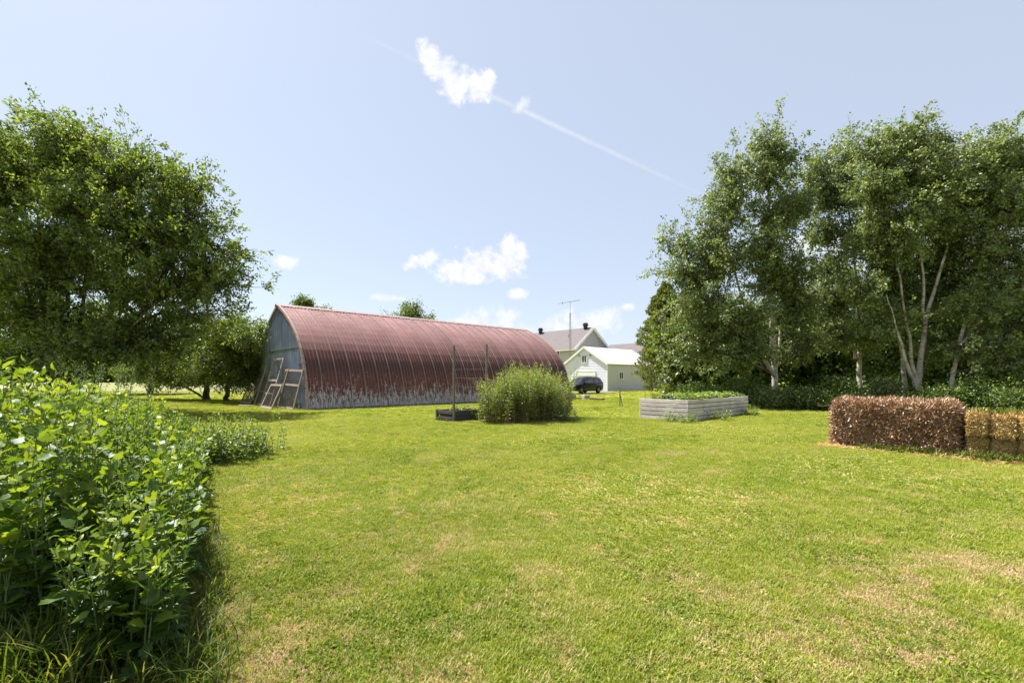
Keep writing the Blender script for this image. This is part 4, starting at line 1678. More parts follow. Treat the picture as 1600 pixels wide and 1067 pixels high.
# green grass sprouting before and on top of the bales
pts = [np.array(BO + mv * random.uniform(0.5, 3.6) - U * random.uniform(0.02, 0.2)) for _ in range(120)]
blades('tall_grass', 'long unmown grass sprouting along the foot of the brown and golden bales', 'grass', pts, 0.24, LEAF_GRASSY, 12, 0.06, 0.008, lean=0.9, kind='stuff')
pts = [np.array(GO + mv * random.uniform(0.1, 1.9) + U * random.uniform(0.1, 0.85) + Z * 0.86) for _ in range(90)]
blades('bale_grass', 'short fresh grass growing on top of the golden bales', 'grass', pts, 0.13, LEAF_GRASSY, 14, 0.06, 0.006, lean=0.6, kind='stuff')


# ================================================================== TREES, LEFT
def stemline(*pts):
    return [np.array(p, float) for p in pts]


bx = P(95, 592, 20.5)
B1 = (bx.x, 20.5, 0)
tips = [(60, 330), (150, 250), (215, 330), (20, 300), (290, 360), (110, 300)]
stems = []
for i, (px, py) in enumerate(tips):
    q = P(px, py, 20.5 + (-1.5, 1.0, 1.5, 1.8, -0.8, -2.0)[i])
    b0 = np.array(B1) + np.array([0.28 * math.cos(i * 1.05), 0.28 * math.sin(i * 1.05), 0])
    m_ = P((95 + px) / 2 + (px - 95) * 0.12, 500, 20.5)
    stems.append(stemline(b0, (b0[0] + (m_.x - b0[0]) * 0.35, b0[1], 1.6), (m_.x, m_.y, m_.z), tuple(q)))
lobes = [LB(80, 245, 20.5, 90, 50, 2.6), (LB(170, 258, 20.5, 75, 50, 2.6)), LB(20, 260, 20.5, 80, 60, 2.8), LB(240, 285, 20.5, 60, 50, 2.4),
         LB(130, 320, 18.8, 90, 55, 2.0), LB(300, 290, 20.5, 36, 36, 1.4), LB(310, 350, 20.5, 52, 55, 2.2), LB(220, 380, 19.0, 80, 50, 2.0), LB(350, 400, 20.5, 42, 42, 1.6),
         LB(40, 380, 19.0, 80, 60, 2.2), LB(120, 420, 22.5, 90, 50, 2.0), LB(290, 440, 20.0, 70, 45, 2.2), LB(370, 445, 20.5, 36, 26, 1.2), LB(190, 450, 21.5, 80, 45, 2.0),
         LB(230, 500, 20.0, 70, 34, 2.0), LB(330, 490, 20.5, 50, 26, 1.6), LB(-60, 300, 20.5, 90, 90, 3.0), LB(-60, 430, 20.5, 90, 60, 3.0), LB(120, 215, 20.5, 46, 26, 1.4), LB(200, 340, 19.6, 64, 40, 1.8), LB(160, 545, 19.2, 80, 26, 1.6), LB(250, 535, 20, 60, 26, 1.6), LB(60, 450, 18.6, 70, 40, 1.6), LB(60, 500, 19.6, 80, 40, 2.0), LB(140, 520, 23, 80, 40, 1.8)]
make_tree('broadleaf_tree', 'huge many stemmed broadleaf tree filling the left edge of the photo behind the weeds', B1, stems, lobes, (BARK_DK, BARK_DK, LEAF_BIG),
          leaves=138000, leaf=(0.17, 0.086), trunk_r=0.26, droop=0.10, nsub=30, ntwig=9, twig_len=0.75, jitter=0.085, branch_r=0.085)

# apple-like trees by the gable
b0 = G(322, 624.5)
make_tree('apple_tree', 'low spreading tree with a dark short trunk on the lawn left of the barn', tuple(b0),
          [stemline(b0, b0 + Vector((0.1, 0, 1.5)), b0 + Vector((0.3, -0.5, 3.6))), stemline(b0 + Z * 1.2, b0 + Vector((-1.2, 0, 2.6)), b0 + Vector((-2.2, -0.4, 4.0)))],
          [LB(320, 530, 32, 52, 26, 2.2), LB(270, 550, 32.5, 50, 26, 2.0), LB(350, 555, 32, 36, 24, 1.8), LB(230, 560, 33.5, 44, 24, 2.0), LB(305, 570, 31, 46, 20, 1.8), LB(255, 584, 32, 40, 15, 1.6), LB(340, 582, 31.4, 30, 14, 1.4), LB(215, 586, 34, 40, 16, 1.6), LB(295, 586, 31, 30, 12, 1.4)],
          (BARK_DK, BARK_DK, LEAF_APPLE), leaves=46000, leaf=(0.15, 0.085), trunk_r=0.24, nsub=16, jitter=0.16)
b0 = G(354, 627)
make_tree('apple_tree', 'leaning small tree whose sunlit crown overlaps the blue gable of the barn', tuple(b0),
          [stemline(b0, b0 + Vector((0.3, -0.3, 1.6)), b0 + Vector((1.2, -1.2, 3.4)))],
          [LB(372, 528, 28.5, 34, 26, 1.6), LB(400, 527, 27.4, 24, 16, 0.9), LB(345, 520, 29.5, 34, 24, 1.6), LB(372, 562, 28.5, 32, 26, 1.5), LB(420, 524, 26.6, 9, 9, 0.5), LB(393, 552, 28, 15, 18, 0.8), LB(340, 575, 29, 34, 20, 1.5), LB(375, 588, 28.4, 26, 16, 1.2), LB(392, 575, 28.2, 14, 18, 0.8)],
          (BARK_DK, BARK_DK, LEAF_APPLE), leaves=38000, leaf=(0.14, 0.085), trunk_r=0.17, nsub=14, jitter=0.14)

# trees further back on the left
for (px, Yd, top, w, lb) in ((20, 40, 470, 95, 'dark tree standing far behind the huge tree at the left photo edge'),
                             (150, 42, 480, 85, 'dark tree behind the huge tree above the weed bank'),
                             (235, 46, 505, 60, 'dark tree beyond the low spreading tree near the meadow'),
                             (-90, 36, 440, 110, 'dark tree outside the left edge behind the huge tree'),
                             (388, 60, 520, 26, 'small pale tree far beyond the barn gable at its left')):
    q = P(px, 592, Yd)
    hz = P(px, top, Yd).z
    rx = w * Yd / F
    bb = Vector((q.x, Yd, 0))
    lob = [(q.x - rx * 0.5, Yd, hz * 0.45, rx * 0.6, rx * 0.5, hz * 0.22), (q.x + rx * 0.5, Yd, hz * 0.42, rx * 0.6, rx * 0.5, hz * 0.22), (q.x, Yd, hz * 0.75, rx * 0.7, rx * 0.6, hz * 0.25),
           (q.x, Yd - rx * 0.3, hz * 0.5, rx * 0.7, rx * 0.5, hz * 0.25)]
    make_tree('background_tree', lb, tuple(bb), [stemline(bb, bb + Vector((0, 0, hz * 0.4)), bb + Vector((0.3, 0, hz * 0.8)))], lob, (BARK_DK, BARK_DK, LEAF_DARK),
              leaves=11500, leaf=(0.27, 0.18), trunk_r=0.22, nsub=12, ntwig=6, jitter=0.3, group='background trees on the left', twig_len=1.0)

# trees behind the barn
for (px, Yd, top, bot, w, lb) in ((643, 60, 462, 505, 46, 'round topped green tree rising behind the middle of the barn roof'),
                                  (507, 60, 483, 503, 11, 'tip of a tree just showing above the barn ridge'),
                                  (474, 48, 471, 494, 6, 'tiny pointed treetop showing above the near end of the barn ridge')):
    q = P(px, 592, Yd)
    zt_, zb_ = P(px, top, Yd).z, P(px, bot, Yd).z
    rx = w * Yd / F
    bb = Vector((q.x, Yd, 0))
    lob = [(q.x, Yd, zt_ - rx * 0.62, rx * 0.55, rx * 0.55, rx * 0.5), (q.x - rx * 0.35, Yd, zt_ - rx * 1.0, rx * 0.55, rx * 0.6, rx * 0.5),
           (q.x + rx * 0.35, Yd, zt_ - rx * 1.05, rx * 0.55, rx * 0.6, rx * 0.5), (q.x, Yd - rx * 0.4, zt_ - rx * 1.2, rx * 0.75, rx * 0.5, rx * 0.6), (q.x, Yd, zt_ - rx * 1.9, rx * 0.95, rx * 0.9, rx * 0.8)]
    make_tree('shade_tree', lb, tuple(bb), [stemline(bb, bb + Vector((0, 0, zb_ * 0.6)), bb + Vector((0.1, 0, zt_ - rx * 0.6)))], lob, (BARK_DK, BARK_DK, LEAF_APPLE),
              leaves=int(3000 + 480 * w), leaf=(0.22, 0.15), trunk_r=0.22, nsub=34, jitter=0.30, twig_len=0.4, group='treetops above the barn ridge')

# ================================================================== TREES, RIGHT
BM = (BIRCH, BARK, LEAF_BIRCH)
# birch A: forked trunk behind the raised bed
bA = P(1213, 592, 25)
bA = Vector((bA.x, 25, 0))
fk = P(1205, 560, 25)
stA = [stemline(bA, P(1212, 600, 25), P(1207, 545, 25), P(1198, 440, 25), P(1200, 330, 25), P(1203, 215, 25)),
       stemline(P(1210, 585, 25), P(1190, 555, 24.8), P(1168, 500, 24.7), P(1140, 400, 24.7), P(1130, 290, 24.7)),
       stemline(P(1210, 590, 25.1), P(1217, 540, 25.2), P(1228, 440, 25.3), P(1240, 350, 25.3)),
       stemline(P(1185, 552, 25), P(1165, 520, 25), P(1110, 470, 25), P(1075, 410, 25))]
lobA = [LB(1200, 222, 25, 30, 30, 1.0), LB(1228, 250, 25, 20, 26, 0.8), LB(1190, 270, 25, 42, 36, 1.3), LB(1138, 262, 25, 26, 30, 0.9), LB(1140, 320, 25, 42, 38, 1.4), LB(1210, 340, 25, 46, 44, 1.6), LB(1110, 370, 25, 38, 34, 1.3),
        LB(1062, 375, 25, 26, 22, 0.9), LB(1065, 425, 25, 36, 34, 1.3), LB(1140, 410, 24.2, 50, 42, 1.5), LB(1200, 430, 24.6, 46, 44, 1.5), LB(1090, 480, 24.3, 56, 40, 1.6), LB(1160, 500, 24.0, 50, 36, 1.4), LB(1240, 480, 25, 40, 44, 1.4),
        LB(1075, 540, 24.6, 46, 34, 1.4), LB(1130, 555, 24.4, 42, 30, 1.2), LB(1250, 320, 25.4, 26, 36, 1.0), LB(1195, 385, 24.2, 40, 30, 1.2), LB(1235, 430, 24.2, 34, 34, 1.1), LB(1120, 520, 24.2, 44, 30, 1.2), LB(1175, 545, 23.8, 30, 20, 0.9), LB(1255, 545, 24.6, 26, 26, 1.0)]
make_tree('birch_tree', 'pointed birch tree with a low forked white trunk behind the grey raised bed', tuple(bA), stA, lobA, BM, leaves=84000, leaf=(0.135, 0.10),
          trunk_r=0.19, droop=0.30, nsub=26, ntwig=9, twig_len=0.62, jitter=0.085, group='birch trees at the right wood edge', branch_r=0.05)
# birch B
bB = P(1344, 592, 26.5)
bB = Vector((bB.x, 26.5, 0))
stB = [stemline(bB, P(1343, 560, 26.5), P(1343, 480, 26.5), P(1335, 390, 26.5), P(1318, 280, 26.5)),
       stemline(P(1338, 560, 26.5), P(1320, 510, 26.5), P(1300, 430, 26.5), P(1285, 330, 26.5))]
lobB = [LB(1310, 245, 26.5, 34, 28, 1.2), LB(1272, 262, 26.5, 26, 26, 1.0), LB(1295, 300, 26.5, 40, 34, 1.3), LB(1330, 310, 26.5, 28, 34, 1.2), LB(1285, 352, 26.5, 32, 34, 1.2), LB(1330, 370, 26.5, 36, 34, 1.3), LB(1300, 420, 26.5, 40, 32, 1.4),
        LB(1275, 470, 26, 36, 30, 1.3), LB(1325, 455, 25.8, 30, 22, 1.0), LB(1300, 520, 25.8, 32, 26, 1.1), LB(1365, 520, 26, 22, 28, 1.0)]
make_tree('birch_tree', 'slim birch tree with one straight white trunk between the two largest birches', tuple(bB), stB, lobB, BM, leaves=40000, leaf=(0.135, 0.10),
          trunk_r=0.145, droop=0.30, nsub=24, ntwig=9, twig_len=0.62, jitter=0.085, group='birch trees at the right wood edge', branch_r=0.045)
# birch C: clump of pale stems
bC = P(1434, 592, 21.5)
bC = Vector((bC.x, 21.5, 0))
stC = [stemline(bC, P(1434, 600, 21.5), P(1440, 540, 21.5), P(1450, 490, 21.5), P(1463, 440, 21.5), P(1487, 370, 21.5), P(1500, 300, 21.5)),
       stemline(P(1437, 590, 21.6), P(1445, 530, 21.6), P(1443, 440, 21.6), P(1435, 370, 21.6), P(1428, 240, 21.6)),
       stemline(P(1433, 600, 21.4), P(1424, 560, 21.4), P(1416, 500, 21.4), P(1404, 420, 21.4), P(1385, 300, 21.4)),
       stemline(P(1431, 604, 21.4), P(1412, 555, 21.3), P(1402, 510, 21.2), P(1385, 460, 21.2))]
lobC = [LB(1350, 455, 21.8, 26, 30, 1.0), LB(1420, 212, 21.5, 44, 28, 1.2), LB(1370, 235, 21.5, 36, 30, 1.2), LB(1470, 232, 21.5, 40, 28, 1.2), LB(1395, 280, 21.5, 46, 38, 1.5), LB(1455, 285, 21.0, 50, 40, 1.5), LB(1360, 310, 21.5, 30, 38, 1.2), LB(1500, 280, 21.5, 30, 34, 1.2),
        LB(1420, 345, 20.7, 52, 40, 1.5), LB(1480, 345, 21.5, 46, 38, 1.4), LB(1370, 380, 22.2, 36, 36, 1.3), LB(1440, 400, 23.0, 52, 36, 1.3), LB(1510, 385, 22, 30, 36, 1.3), LB(1380, 440, 23.4, 42, 34, 1.2), LB(1490, 450, 22.8, 34, 36, 1.1), LB(1420, 470, 23.4, 40, 30, 1.1), LB(1370, 500, 22.2, 28, 30, 1.0), LB(1480, 530, 22.4, 34, 30, 1.1)]
make_tree('birch_tree', 'broad birch clump of four white stems directly behind the brown straw bale', tuple(bC), stC, lobC, BM, leaves=86000, leaf=(0.125, 0.09),
          trunk_r=0.145, droop=0.30, nsub=26, ntwig=9, twig_len=0.62, jitter=0.085, group='birch trees at the right wood edge', branch_r=0.045)
bC2 = P(1414, 592, 23)
bC2 = Vector((bC2.x, 23, 0))
make_tree('birch_tree', 'young birch with thin white trunk just left of the broad birch clump', tuple(bC2),
          [stemline(bC2, P(1412, 570, 23), P(1400, 500, 23), P(1392, 420, 23), P(1385, 360, 23))],
          [LB(1385, 400, 23, 30, 30, 1.1), LB(1372, 350, 23, 26, 30, 1.0), LB(1395, 450, 23.6, 30, 26, 1.0)], BM, leaves=14000, leaf=(0.125, 0.09), trunk_r=0.12, droop=0.45, nsub=12,
          twig_len=0.5, jitter=0.1, group='birch trees at the right wood edge', branch_r=0.03)
# birch D: leaning right, at the edge of the photo
bD = P(1485, 592, 20.5)
bD = Vector((bD.x, 20.5, 0))
stD = [stemline(bD, P(1490, 560, 20.5), P(1515, 480, 20.5), P(1570, 445, 20.3), P(1640, 395, 20.2)),
       stemline(P(1487, 585, 20.5), P(1510, 500, 20.8), P(1540, 400, 21), P(1560, 270, 21)),
       stemline(P(1500, 540, 20.4), P(1540, 490, 20.4), P(1600, 452, 20.2), P(1660, 430, 20))]
lobD = [LB(1560, 225, 21, 34, 22, 1.0), LB(1545, 262, 21, 40, 30, 1.3), LB(1600, 255, 21, 34, 34, 1.3), LB(1530, 315, 21, 36, 36, 1.4), LB(1590, 325, 20.6, 46, 44, 1.5), LB(1545, 385, 20.6, 42, 36, 1.4), LB(1600, 410, 20.4, 44, 38, 1.4),
        LB(1655, 320, 20.5, 44, 60, 1.5), LB(1650, 430, 20.5, 44, 44, 1.5), LB(1540, 540, 19.6, 40, 17, 1.0), LB(1585, 520, 19.8, 40, 26, 1.1), LB(1520, 440, 21.5, 36, 30, 1.3), LB(1640, 500, 20, 50, 36, 1.2), LB(1590, 450, 19.6, 38, 28, 1.0), LB(1525, 475, 20.0, 28, 24, 0.9), LB(1600, 560, 19.4, 36, 18, 1.0)]
make_tree('birch_tree', 'birch tree leaning out over the golden bales at the right edge of the photo', tuple(bD), stD, lobD, BM, leaves=68000, leaf=(0.125, 0.09),
          trunk_r=0.10, droop=0.30, nsub=24, ntwig=9, twig_len=0.62, jitter=0.085, group='birch trees at the right wood edge', branch_r=0.045)


# cedar
def cedar(label, px, Yd, top, w, n=20000, group=None):
    q = P(px, 592, Yd)
    hz = P(px, top, Yd).z
    rx = w * Yd / F
    root = thing('cedar_tree', label, 'tree', (q.x, Yd, 0), 0, group)
    g = Geo()
    g.tube([(0, 0, 0), (0.02, 0, hz * 0.5), (0, 0, hz * 0.96)], [0.2, 0.12, 0.02], 8)
    g.build('trunk', BARK, root, smooth=True)
    t = rng.random(n) ** 0.75
    z = 0.3 + t * (hz - 0.3)
    prof = np.interp(t, [0, 0.15, 0.5, 0.75, 0.9, 1.0], [0.8, 1.0, 0.95, 0.62, 0.32, 0.05])
    a = rng.random(n) * 2 * PI
    lum = 1 + 0.22 * np.sin(a * 3 + z * 2.1) + 0.18 * np.sin(a * 5 - z * 4.3) + 0.12 * np.sin(z * 9 + a)
    rr_ = rx * prof * lum * (0.55 + 0.45 * rng.random(n) ** 0.5)
    pb = np.stack([np.cos(a) * rr_, np.sin(a) * rr_, z], 1)
    D = np.stack([np.cos(a) * 0.6, np.sin(a) * 0.6, np.full(n, 0.55)], 1) + rng.normal(size=(n, 3)) * 0.35
    obj_from('crown', leaves_mesh('crown', pb, D, 0.26 * (0.6 + 0.7 * rng.random(n)), 0.10 * (0.7 + 0.6 * rng.random(n)), rng.random(n), T_DIAMOND, 0.1), LEAF_CEDAR, root, kind='stuff')
    return root


cedar('dark conical cedar standing right behind the end of the garage', 1040, 42, 443, 36, 24000)
cedar('taller cedar half hidden behind the conical cedar and the leafy trees', 1080, 45, 448, 38, 14000)

# darker trees filling the wood behind the birches
k = 0
for (px, Yd, top, w, lbn, bot) in ((1078, 30, 478, 40, 'bushy tree with bright leaves before the dark cedar', 0.1),
                              (1120, 30, 470, 50, 'dense tree behind the left half of the grey raised bed', 0.1),
                              (1175, 32, 455, 50, 'dense tree behind the right half of the grey raised bed', 0.1),
                              (1255, 33, 440, 50, 'dark tree just right of the forked birch', 0.1),
                              (1310, 31, 455, 46, 'dark tree behind the slim straight birch', 0.1),
                              (1375, 33, 430, 52, 'dark tree left behind the broad birch clump', 0.12),
                              (1445, 34, 425, 52, 'dark tree directly behind the broad birch clump', 0.18),
                              (1520, 32, 420, 56, 'dark tree behind the leaning birch', 0.2),
                              (1595, 31, 430, 60, 'dark tree at the right edge behind the golden bales', 0.15),
                              (1690, 30, 400, 80, 'dark tree outside the right edge of the photo', 0.1)):
    q = P(px, 592, Yd)
    hz = P(px, top, Yd).z
    rx = w * Yd / F
    bb = Vector((q.x, Yd, 0))
    lob = [(q.x - rx * 0.45, Yd, hz * 0.35, rx * 0.6, rx * 0.6, hz * 0.2), (q.x + rx * 0.5, Yd, hz * 0.38, rx * 0.6, rx * 0.6, hz * 0.2), (q.x, Yd, hz * 0.78, rx * 0.6, rx * 0.6, hz * 0.2),
           (q.x, Yd - rx * 0.4, hz * 0.55, rx * 0.75, rx * 0.5, hz * 0.22), (q.x - rx * .6, Yd, hz * 0.6, rx * 0.5, rx * 0.5, hz * 0.18), (q.x + rx * .55, Yd, hz * 0.64, rx * 0.5, rx * 0.5, hz * 0.17)]
    if bot == 0.1:
        lob.append((q.x, Yd - 0.6, hz * 0.17, rx * 0.9, rx * 0.5, hz * 0.13))
    make_tree('woodland_tree', lbn, tuple(bb), [stemline(bb, bb + Vector((0.1, 0, hz * 0.4)), bb + Vector((0, 0, hz * 0.85)))], lob, (BARK_DK, BARK_DK, LEAF_APPLE if k == 0 else LEAF_DARK),
              leaves=13500, leaf=(0.25, 0.18), trunk_r=0.18, nsub=12, ntwig=6, jitter=0.22, group='darker trees behind the birches', twig_len=0.8)
    k += 1


# undergrowth shrubs along the wood edge
def shrub(label, px, Yd, w, h, n, mat, leafsz=(0.10, 0.06), group=None, name='shrub'):
    q = P(px, 592, Yd)
    rx = w * Yd / F
    root = thing(name, label, 'shrub', (q.x, Yd, 0), 0, group)
    n = int(n * 0.8)
    tb = Tubes()
    ns = 46
    a = rng.random(ns) * 2 * PI
    r_ = rx * np.sqrt(rng.random(ns))
    hh = h * (0.55 + 0.55 * rng.random(ns)) * (1 - 0.45 * (r_ / rx) ** 2)
    A = np.stack([np.cos(a) * r_ * 0.7, np.sin(a) * r_ * 0.5, np.zeros(ns)], 1)
    B = np.stack([np.cos(a) * r_, np.sin(a) * r_ * 0.7, hh], 1)
    tb.twigs(A, B, 0.012)
    tb.build('stems', BARK_DK, root, kind='stuff')
    pk = rng.integers(0, ns, n)
    t = rng.random((n, 1)) ** 0.8
    pb = A[pk] + (B[pk] - A[pk]) * t + rng.normal(size=(n, 3)) * np.array([0.2, 0.2, 0.12])
    pb[:, 2] = np.abs(pb[:, 2])
    D = rng.normal(size=(n, 3))
    obj_from('foliage', leaves_mesh('foliage', pb, D, leafsz[0] * (0.6 + 0.7 * rng.random(n)), leafsz[1] * (0.6 + 0.7 * rng.random(n)), rng.random(n), T_DIAMOND, 0.45), mat, root, kind='stuff')
    return root


for (px, Yd, w, h, n, lb, mt) in ((1090, 24.5, 38, 1.5, 9000, 'low shrub directly behind the middle of the raised bed', LEAF_DARK),
                                  (1160, 23.5, 34, 1.7, 9000, 'shrub at the right end of the raised bed', LEAF_DARK),
                                  (1210, 22.6, 34, 1.2, 8000, 'low shrub hiding the foot of the forked birch', LEAF_BIRCH),
                                  (1262, 21.8, 30, 1.2, 8000, 'low shrub just left of the brown bale', LEAF_DARK),
                                  (1315, 21.2, 34, 1.7, 9000, 'shrub rising behind the left end of the brown bale', LEAF_DARK),
                                  (1380, 21.5, 34, 1.6, 9000, 'shrub left of the clump of white birch stems', LEAF_BIRCH),
                                  (1455, 19.8, 34, 1.35, 9000, 'dark shrub before the clump of white birch stems', LEAF_DARK),
                                  (1520, 19.2, 36, 1.5, 9000, 'dark shrub where brown and golden bales meet', LEAF_DARK),
                                  (1590, 18.4, 40, 1.6, 9000, 'dark shrub behind the golden bales', LEAF_DARK),
                                  (1670, 18.0, 50, 2.0, 7000, 'dark shrub outside the right photo edge', LEAF_DARK),
                                  (1062, 31, 26, 1.8, 6000, 'bush below the cedar near the garage end', LEAF_APPLE)):
    shrub(lb, px, Yd, w, h, n, mt, group='shrubs along the right wood edge')
# a few larger far shrubs closing gaps low in the wood
for (px, lb) in ((1150, 'background thicket behind the raised bed'), (1290, 'background thicket behind the slim birch'), (1430, 'background thicket behind the birch clump'), (1570, 'background thicket behind the leaning birch')):
    shrub(lb, px, 36, 62, 4.6, 11000, LEAF_DARK, (0.24, 0.17), 'thickets deep in the wood', 'thicket')
# dry brush pile behind bale's left end
br = Tubes()
q0 = np.array(P(1330, 606, 17.5))
n = 110
A = rng.normal(size=(n, 3)) * np.array([0.4, 0.3, 0.10]) + np.array([0, 0, 0.5])
B = A + unit(rng.normal(size=(n, 3)) * np.array([1, 0.6, 0.35])) * (0.25 + rng.random((n, 1)) * 0.4)
A[:, 2] = np.abs(A[:, 2])
B[:, 2] = np.abs(B[:, 2])
br.twigs(A, B, 0.012)
o = br.build('brush_pile', BARK)
o.location = (q0[0], q0[1], 0)
tag(o, 'pile of dry brown brushwood behind the left end of the brown bale', 'brush pile', kind='stuff')

# far tree line round the horizon
n = 20000
a = rng.random(n) * 2 * PI
rad_ = 250 + 30 * rng.random(n)
hmax = 9 + 3.5 * np.sin(a * 23) + 2.5 * np.sin(a * 61 + 1) + 1.5 * np.sin(a * 140)
z = hmax * rng.random(n) ** 0.8
pb = np.stack([np.sin(a) * rad_, np.cos(a) * rad_, z], 1)
o = obj_from('far_woods', leaves_mesh('far_woods', pb, rng.normal(size=(n, 3)), 5 + 3 * rng.random(n), 3.4 + 2 * rng.random(n), rng.random(n), T_DIAMOND, 0.3), LEAF_DARK)
tag(o, 'distant line of dark woods along the horizon behind the meadow', 'woods', kind='stuff')


# ================================================================== TALL CLUMP OF WEEDS IN THE MIDDLE
def stalk_bank(name, label, cat, feet, heights, mats, leaf, gap=0.05, template=T_LANCE, lean=0.12, droop=0.25, leafsize_top=0.45, stem_r=0.006, tag_group=None, bare=0.15, flat=0.6,
               pull=None, dry=0.0, individual=0, thin=False):
    """many leafy stalks: feet (n,2), heights (n). Returns root"""
    base = np.array([feet[:, 0].mean(), feet[:, 1].mean(), 0.0])
    root = thing(name, label, cat, tuple(base), 0, tag_group)
    tb = Tubes()
    Pb, D, L, rn, up = [], [], [], [], []
    for (x, y), h in zip(feet, heights):
        la = rng.random() * 2 * PI
        ll = lean * h * (0.4 + rng.random())
        ox, oy = math.cos(la) * ll, math.sin(la) * ll
        if pull is not None:
            ox += pull[0] * h
            oy += pull[1] * h
        t = np.linspace(0, 1, 7)
        pts = np.stack([x + ox * t ** 1.8 + rng.normal() * 0.01, y + oy * t ** 1.8, h * t], 1)
        tb.add(pts - base, np.linspace(stem_r, stem_r * 0.35, 7), 4)
        k = max(6, int(h * (1 - bare) / gap))
        tt = bare + (1 - bare) * (np.arange(k) + rng.random(k) * 0.6) / k
        tt = np.clip(tt, 0, 1)
        c = np.stack([np.interp(tt, t, pts[:, j]) for j in range(3)], 1)
        ang = np.arange(k) * 2.4 + rng.random() * 6 + rng.normal(size=k) * 0.3
        el = 0.15 + 0.7 * tt + rng.normal(size=k) * 0.25
        d = np.stack([np.cos(ang) * np.cos(el), np.sin(ang) * np.cos(el), np.sin(el) - droop * (1 - tt)], 1)
        s = 1 - (1 - leafsize_top) * np.clip((tt - 0.45) / 0.55, 0, 1)
        Pb.append(c + d * 0.02)
        D.append(d)
        L.append(s * (0.7 + 0.55 * rng.random(k)))
        rn.append(np.clip(rng.random(k) * 0.55 + 0.50 * tt ** 1.3 - 0.03, 0, 1))  # shade low on the stalks and lit tops put into leaf colour
    Pb, D, L, rn = np.concatenate(Pb), np.concatenate(D), np.concatenate(L), np.concatenate(rn)
    tb.build('stems', mats[0], root, kind='stuff')
    n = len(Pb)
    isdry = (rng.random(n) < dry * np.clip(1.3 - Pb[:, 2], 0.05, 1))
    Wd = leaf[1] * L * (0.8 + 0.4 * rng.random(n))
    Ld = leaf[0] * L
    sel = ~isdry
    ind = np.zeros(n, bool)
    if individual:
        # the leaves that show largest: nearest the lens and facing it
        dist = np.linalg.norm(Pb - np.array([0, 0, CAMH]), axis=1)
        px = CX + Pb[:, 0] / Pb[:, 1] * F
        py = HY - (Pb[:, 2] - CAMH) / Pb[:, 1] * F
        surf_ = np.where((px > 0) & (px < 1600) & (py < 1067), Ld / dist, 0)
        order = np.argsort(-surf_)
        ind[order[:individual * 2:2][:individual]] = True
        ind &= sel
        tv, tf = template
        shared = []
        for q in range(8):
            jit = tv.copy()
            jit[:, 2] += rng.normal(size=len(tv)) * 0.02
            jit[:, 1] *= 0.95 + 0.1 * q / 8
            me = fast_mesh('leaf', jit, tf, np.full(len(tv), (q + 0.5) / 8))
            me.materials.append(mats[1])
            shared.append(me)
        for i in np.nonzero(ind)[0]:
            d = Vector(D[i]).normalized()
            upv = Vector((rng.normal() * 0.3, rng.normal() * 0.3, 1.0))
            s_v = d.cross(upv).normalized()
            n_v = s_v.cross(d)
            M = Matrix((d * Ld[i], s_v * Wd[i], n_v * Ld[i])).transposed().to_4x4()
            M.translation = Vector(Pb[i] - base)
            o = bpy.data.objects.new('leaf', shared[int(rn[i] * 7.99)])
            link(o, root)
            o.matrix_local = M
    s2 = sel & ~ind
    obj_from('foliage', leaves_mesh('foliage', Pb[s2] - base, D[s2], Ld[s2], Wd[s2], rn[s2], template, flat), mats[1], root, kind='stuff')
    if isdry.any():
        obj_from('withered_leaves', leaves_mesh('withered_leaves', Pb[isdry] - base, D[isdry] - np.array([0, 0, 0.8]), Ld[isdry], Wd[isdry] * 0.7, rn[isdry], template, 0.2), LEAF_DRY, root, kind='stuff')
    return root


cc = Vector((0.55, 16.7, 0))
n = 330
a = rng.random(n) * 2 * PI
rr_ = np.sqrt(rng.random(n))
e1, e2 = U, V
fx = cc.x + e1.x * np.cos(a) * rr_ * 2.05 + e2.x * np.sin(a) * rr_ * 1.15
fy = cc.y + e1.y * np.cos(a) * rr_ * 2.05 + e2.y * np.sin(a) * rr_ * 1.15
hh = (1.70 - 0.14 * rr_ ** 4 - 0.28 * (np.cos(a) * rr_ < -0.7) + rng.normal(size=n) * 0.16) * (1 + 0.08 * np.sin(fx * 3.1) + 0.05 * np.sin(fx * 7.7 + fy * 3))
stalk_bank('weed_clump', 'tall dense clump of leafy stalks before the barn with withered lower leaves', 'plants', np.stack([fx, fy], 1), hh, (STEM_DRY, LEAF_CLUMP), (0.140, 0.046),
           gap=0.026, dry=0.36, lean=0.20, stem_r=0.008, bare=0.12)
# straggling plants at its right foot
n = 60
fx = 1.75 + rng.normal(size=n) * 0.38
fy = 16.2 + rng.normal(size=n) * 0.35
stalk_bank('weed_plant', 'low dark straggling weed at the right foot of the tall clump', 'plants', np.stack([fx, fy], 1), 0.35 + 0.45 * rng.random(n), (STEM, LEAF_GREY), (0.075, 0.028), gap=0.03, lean=0.4, bare=0.05)
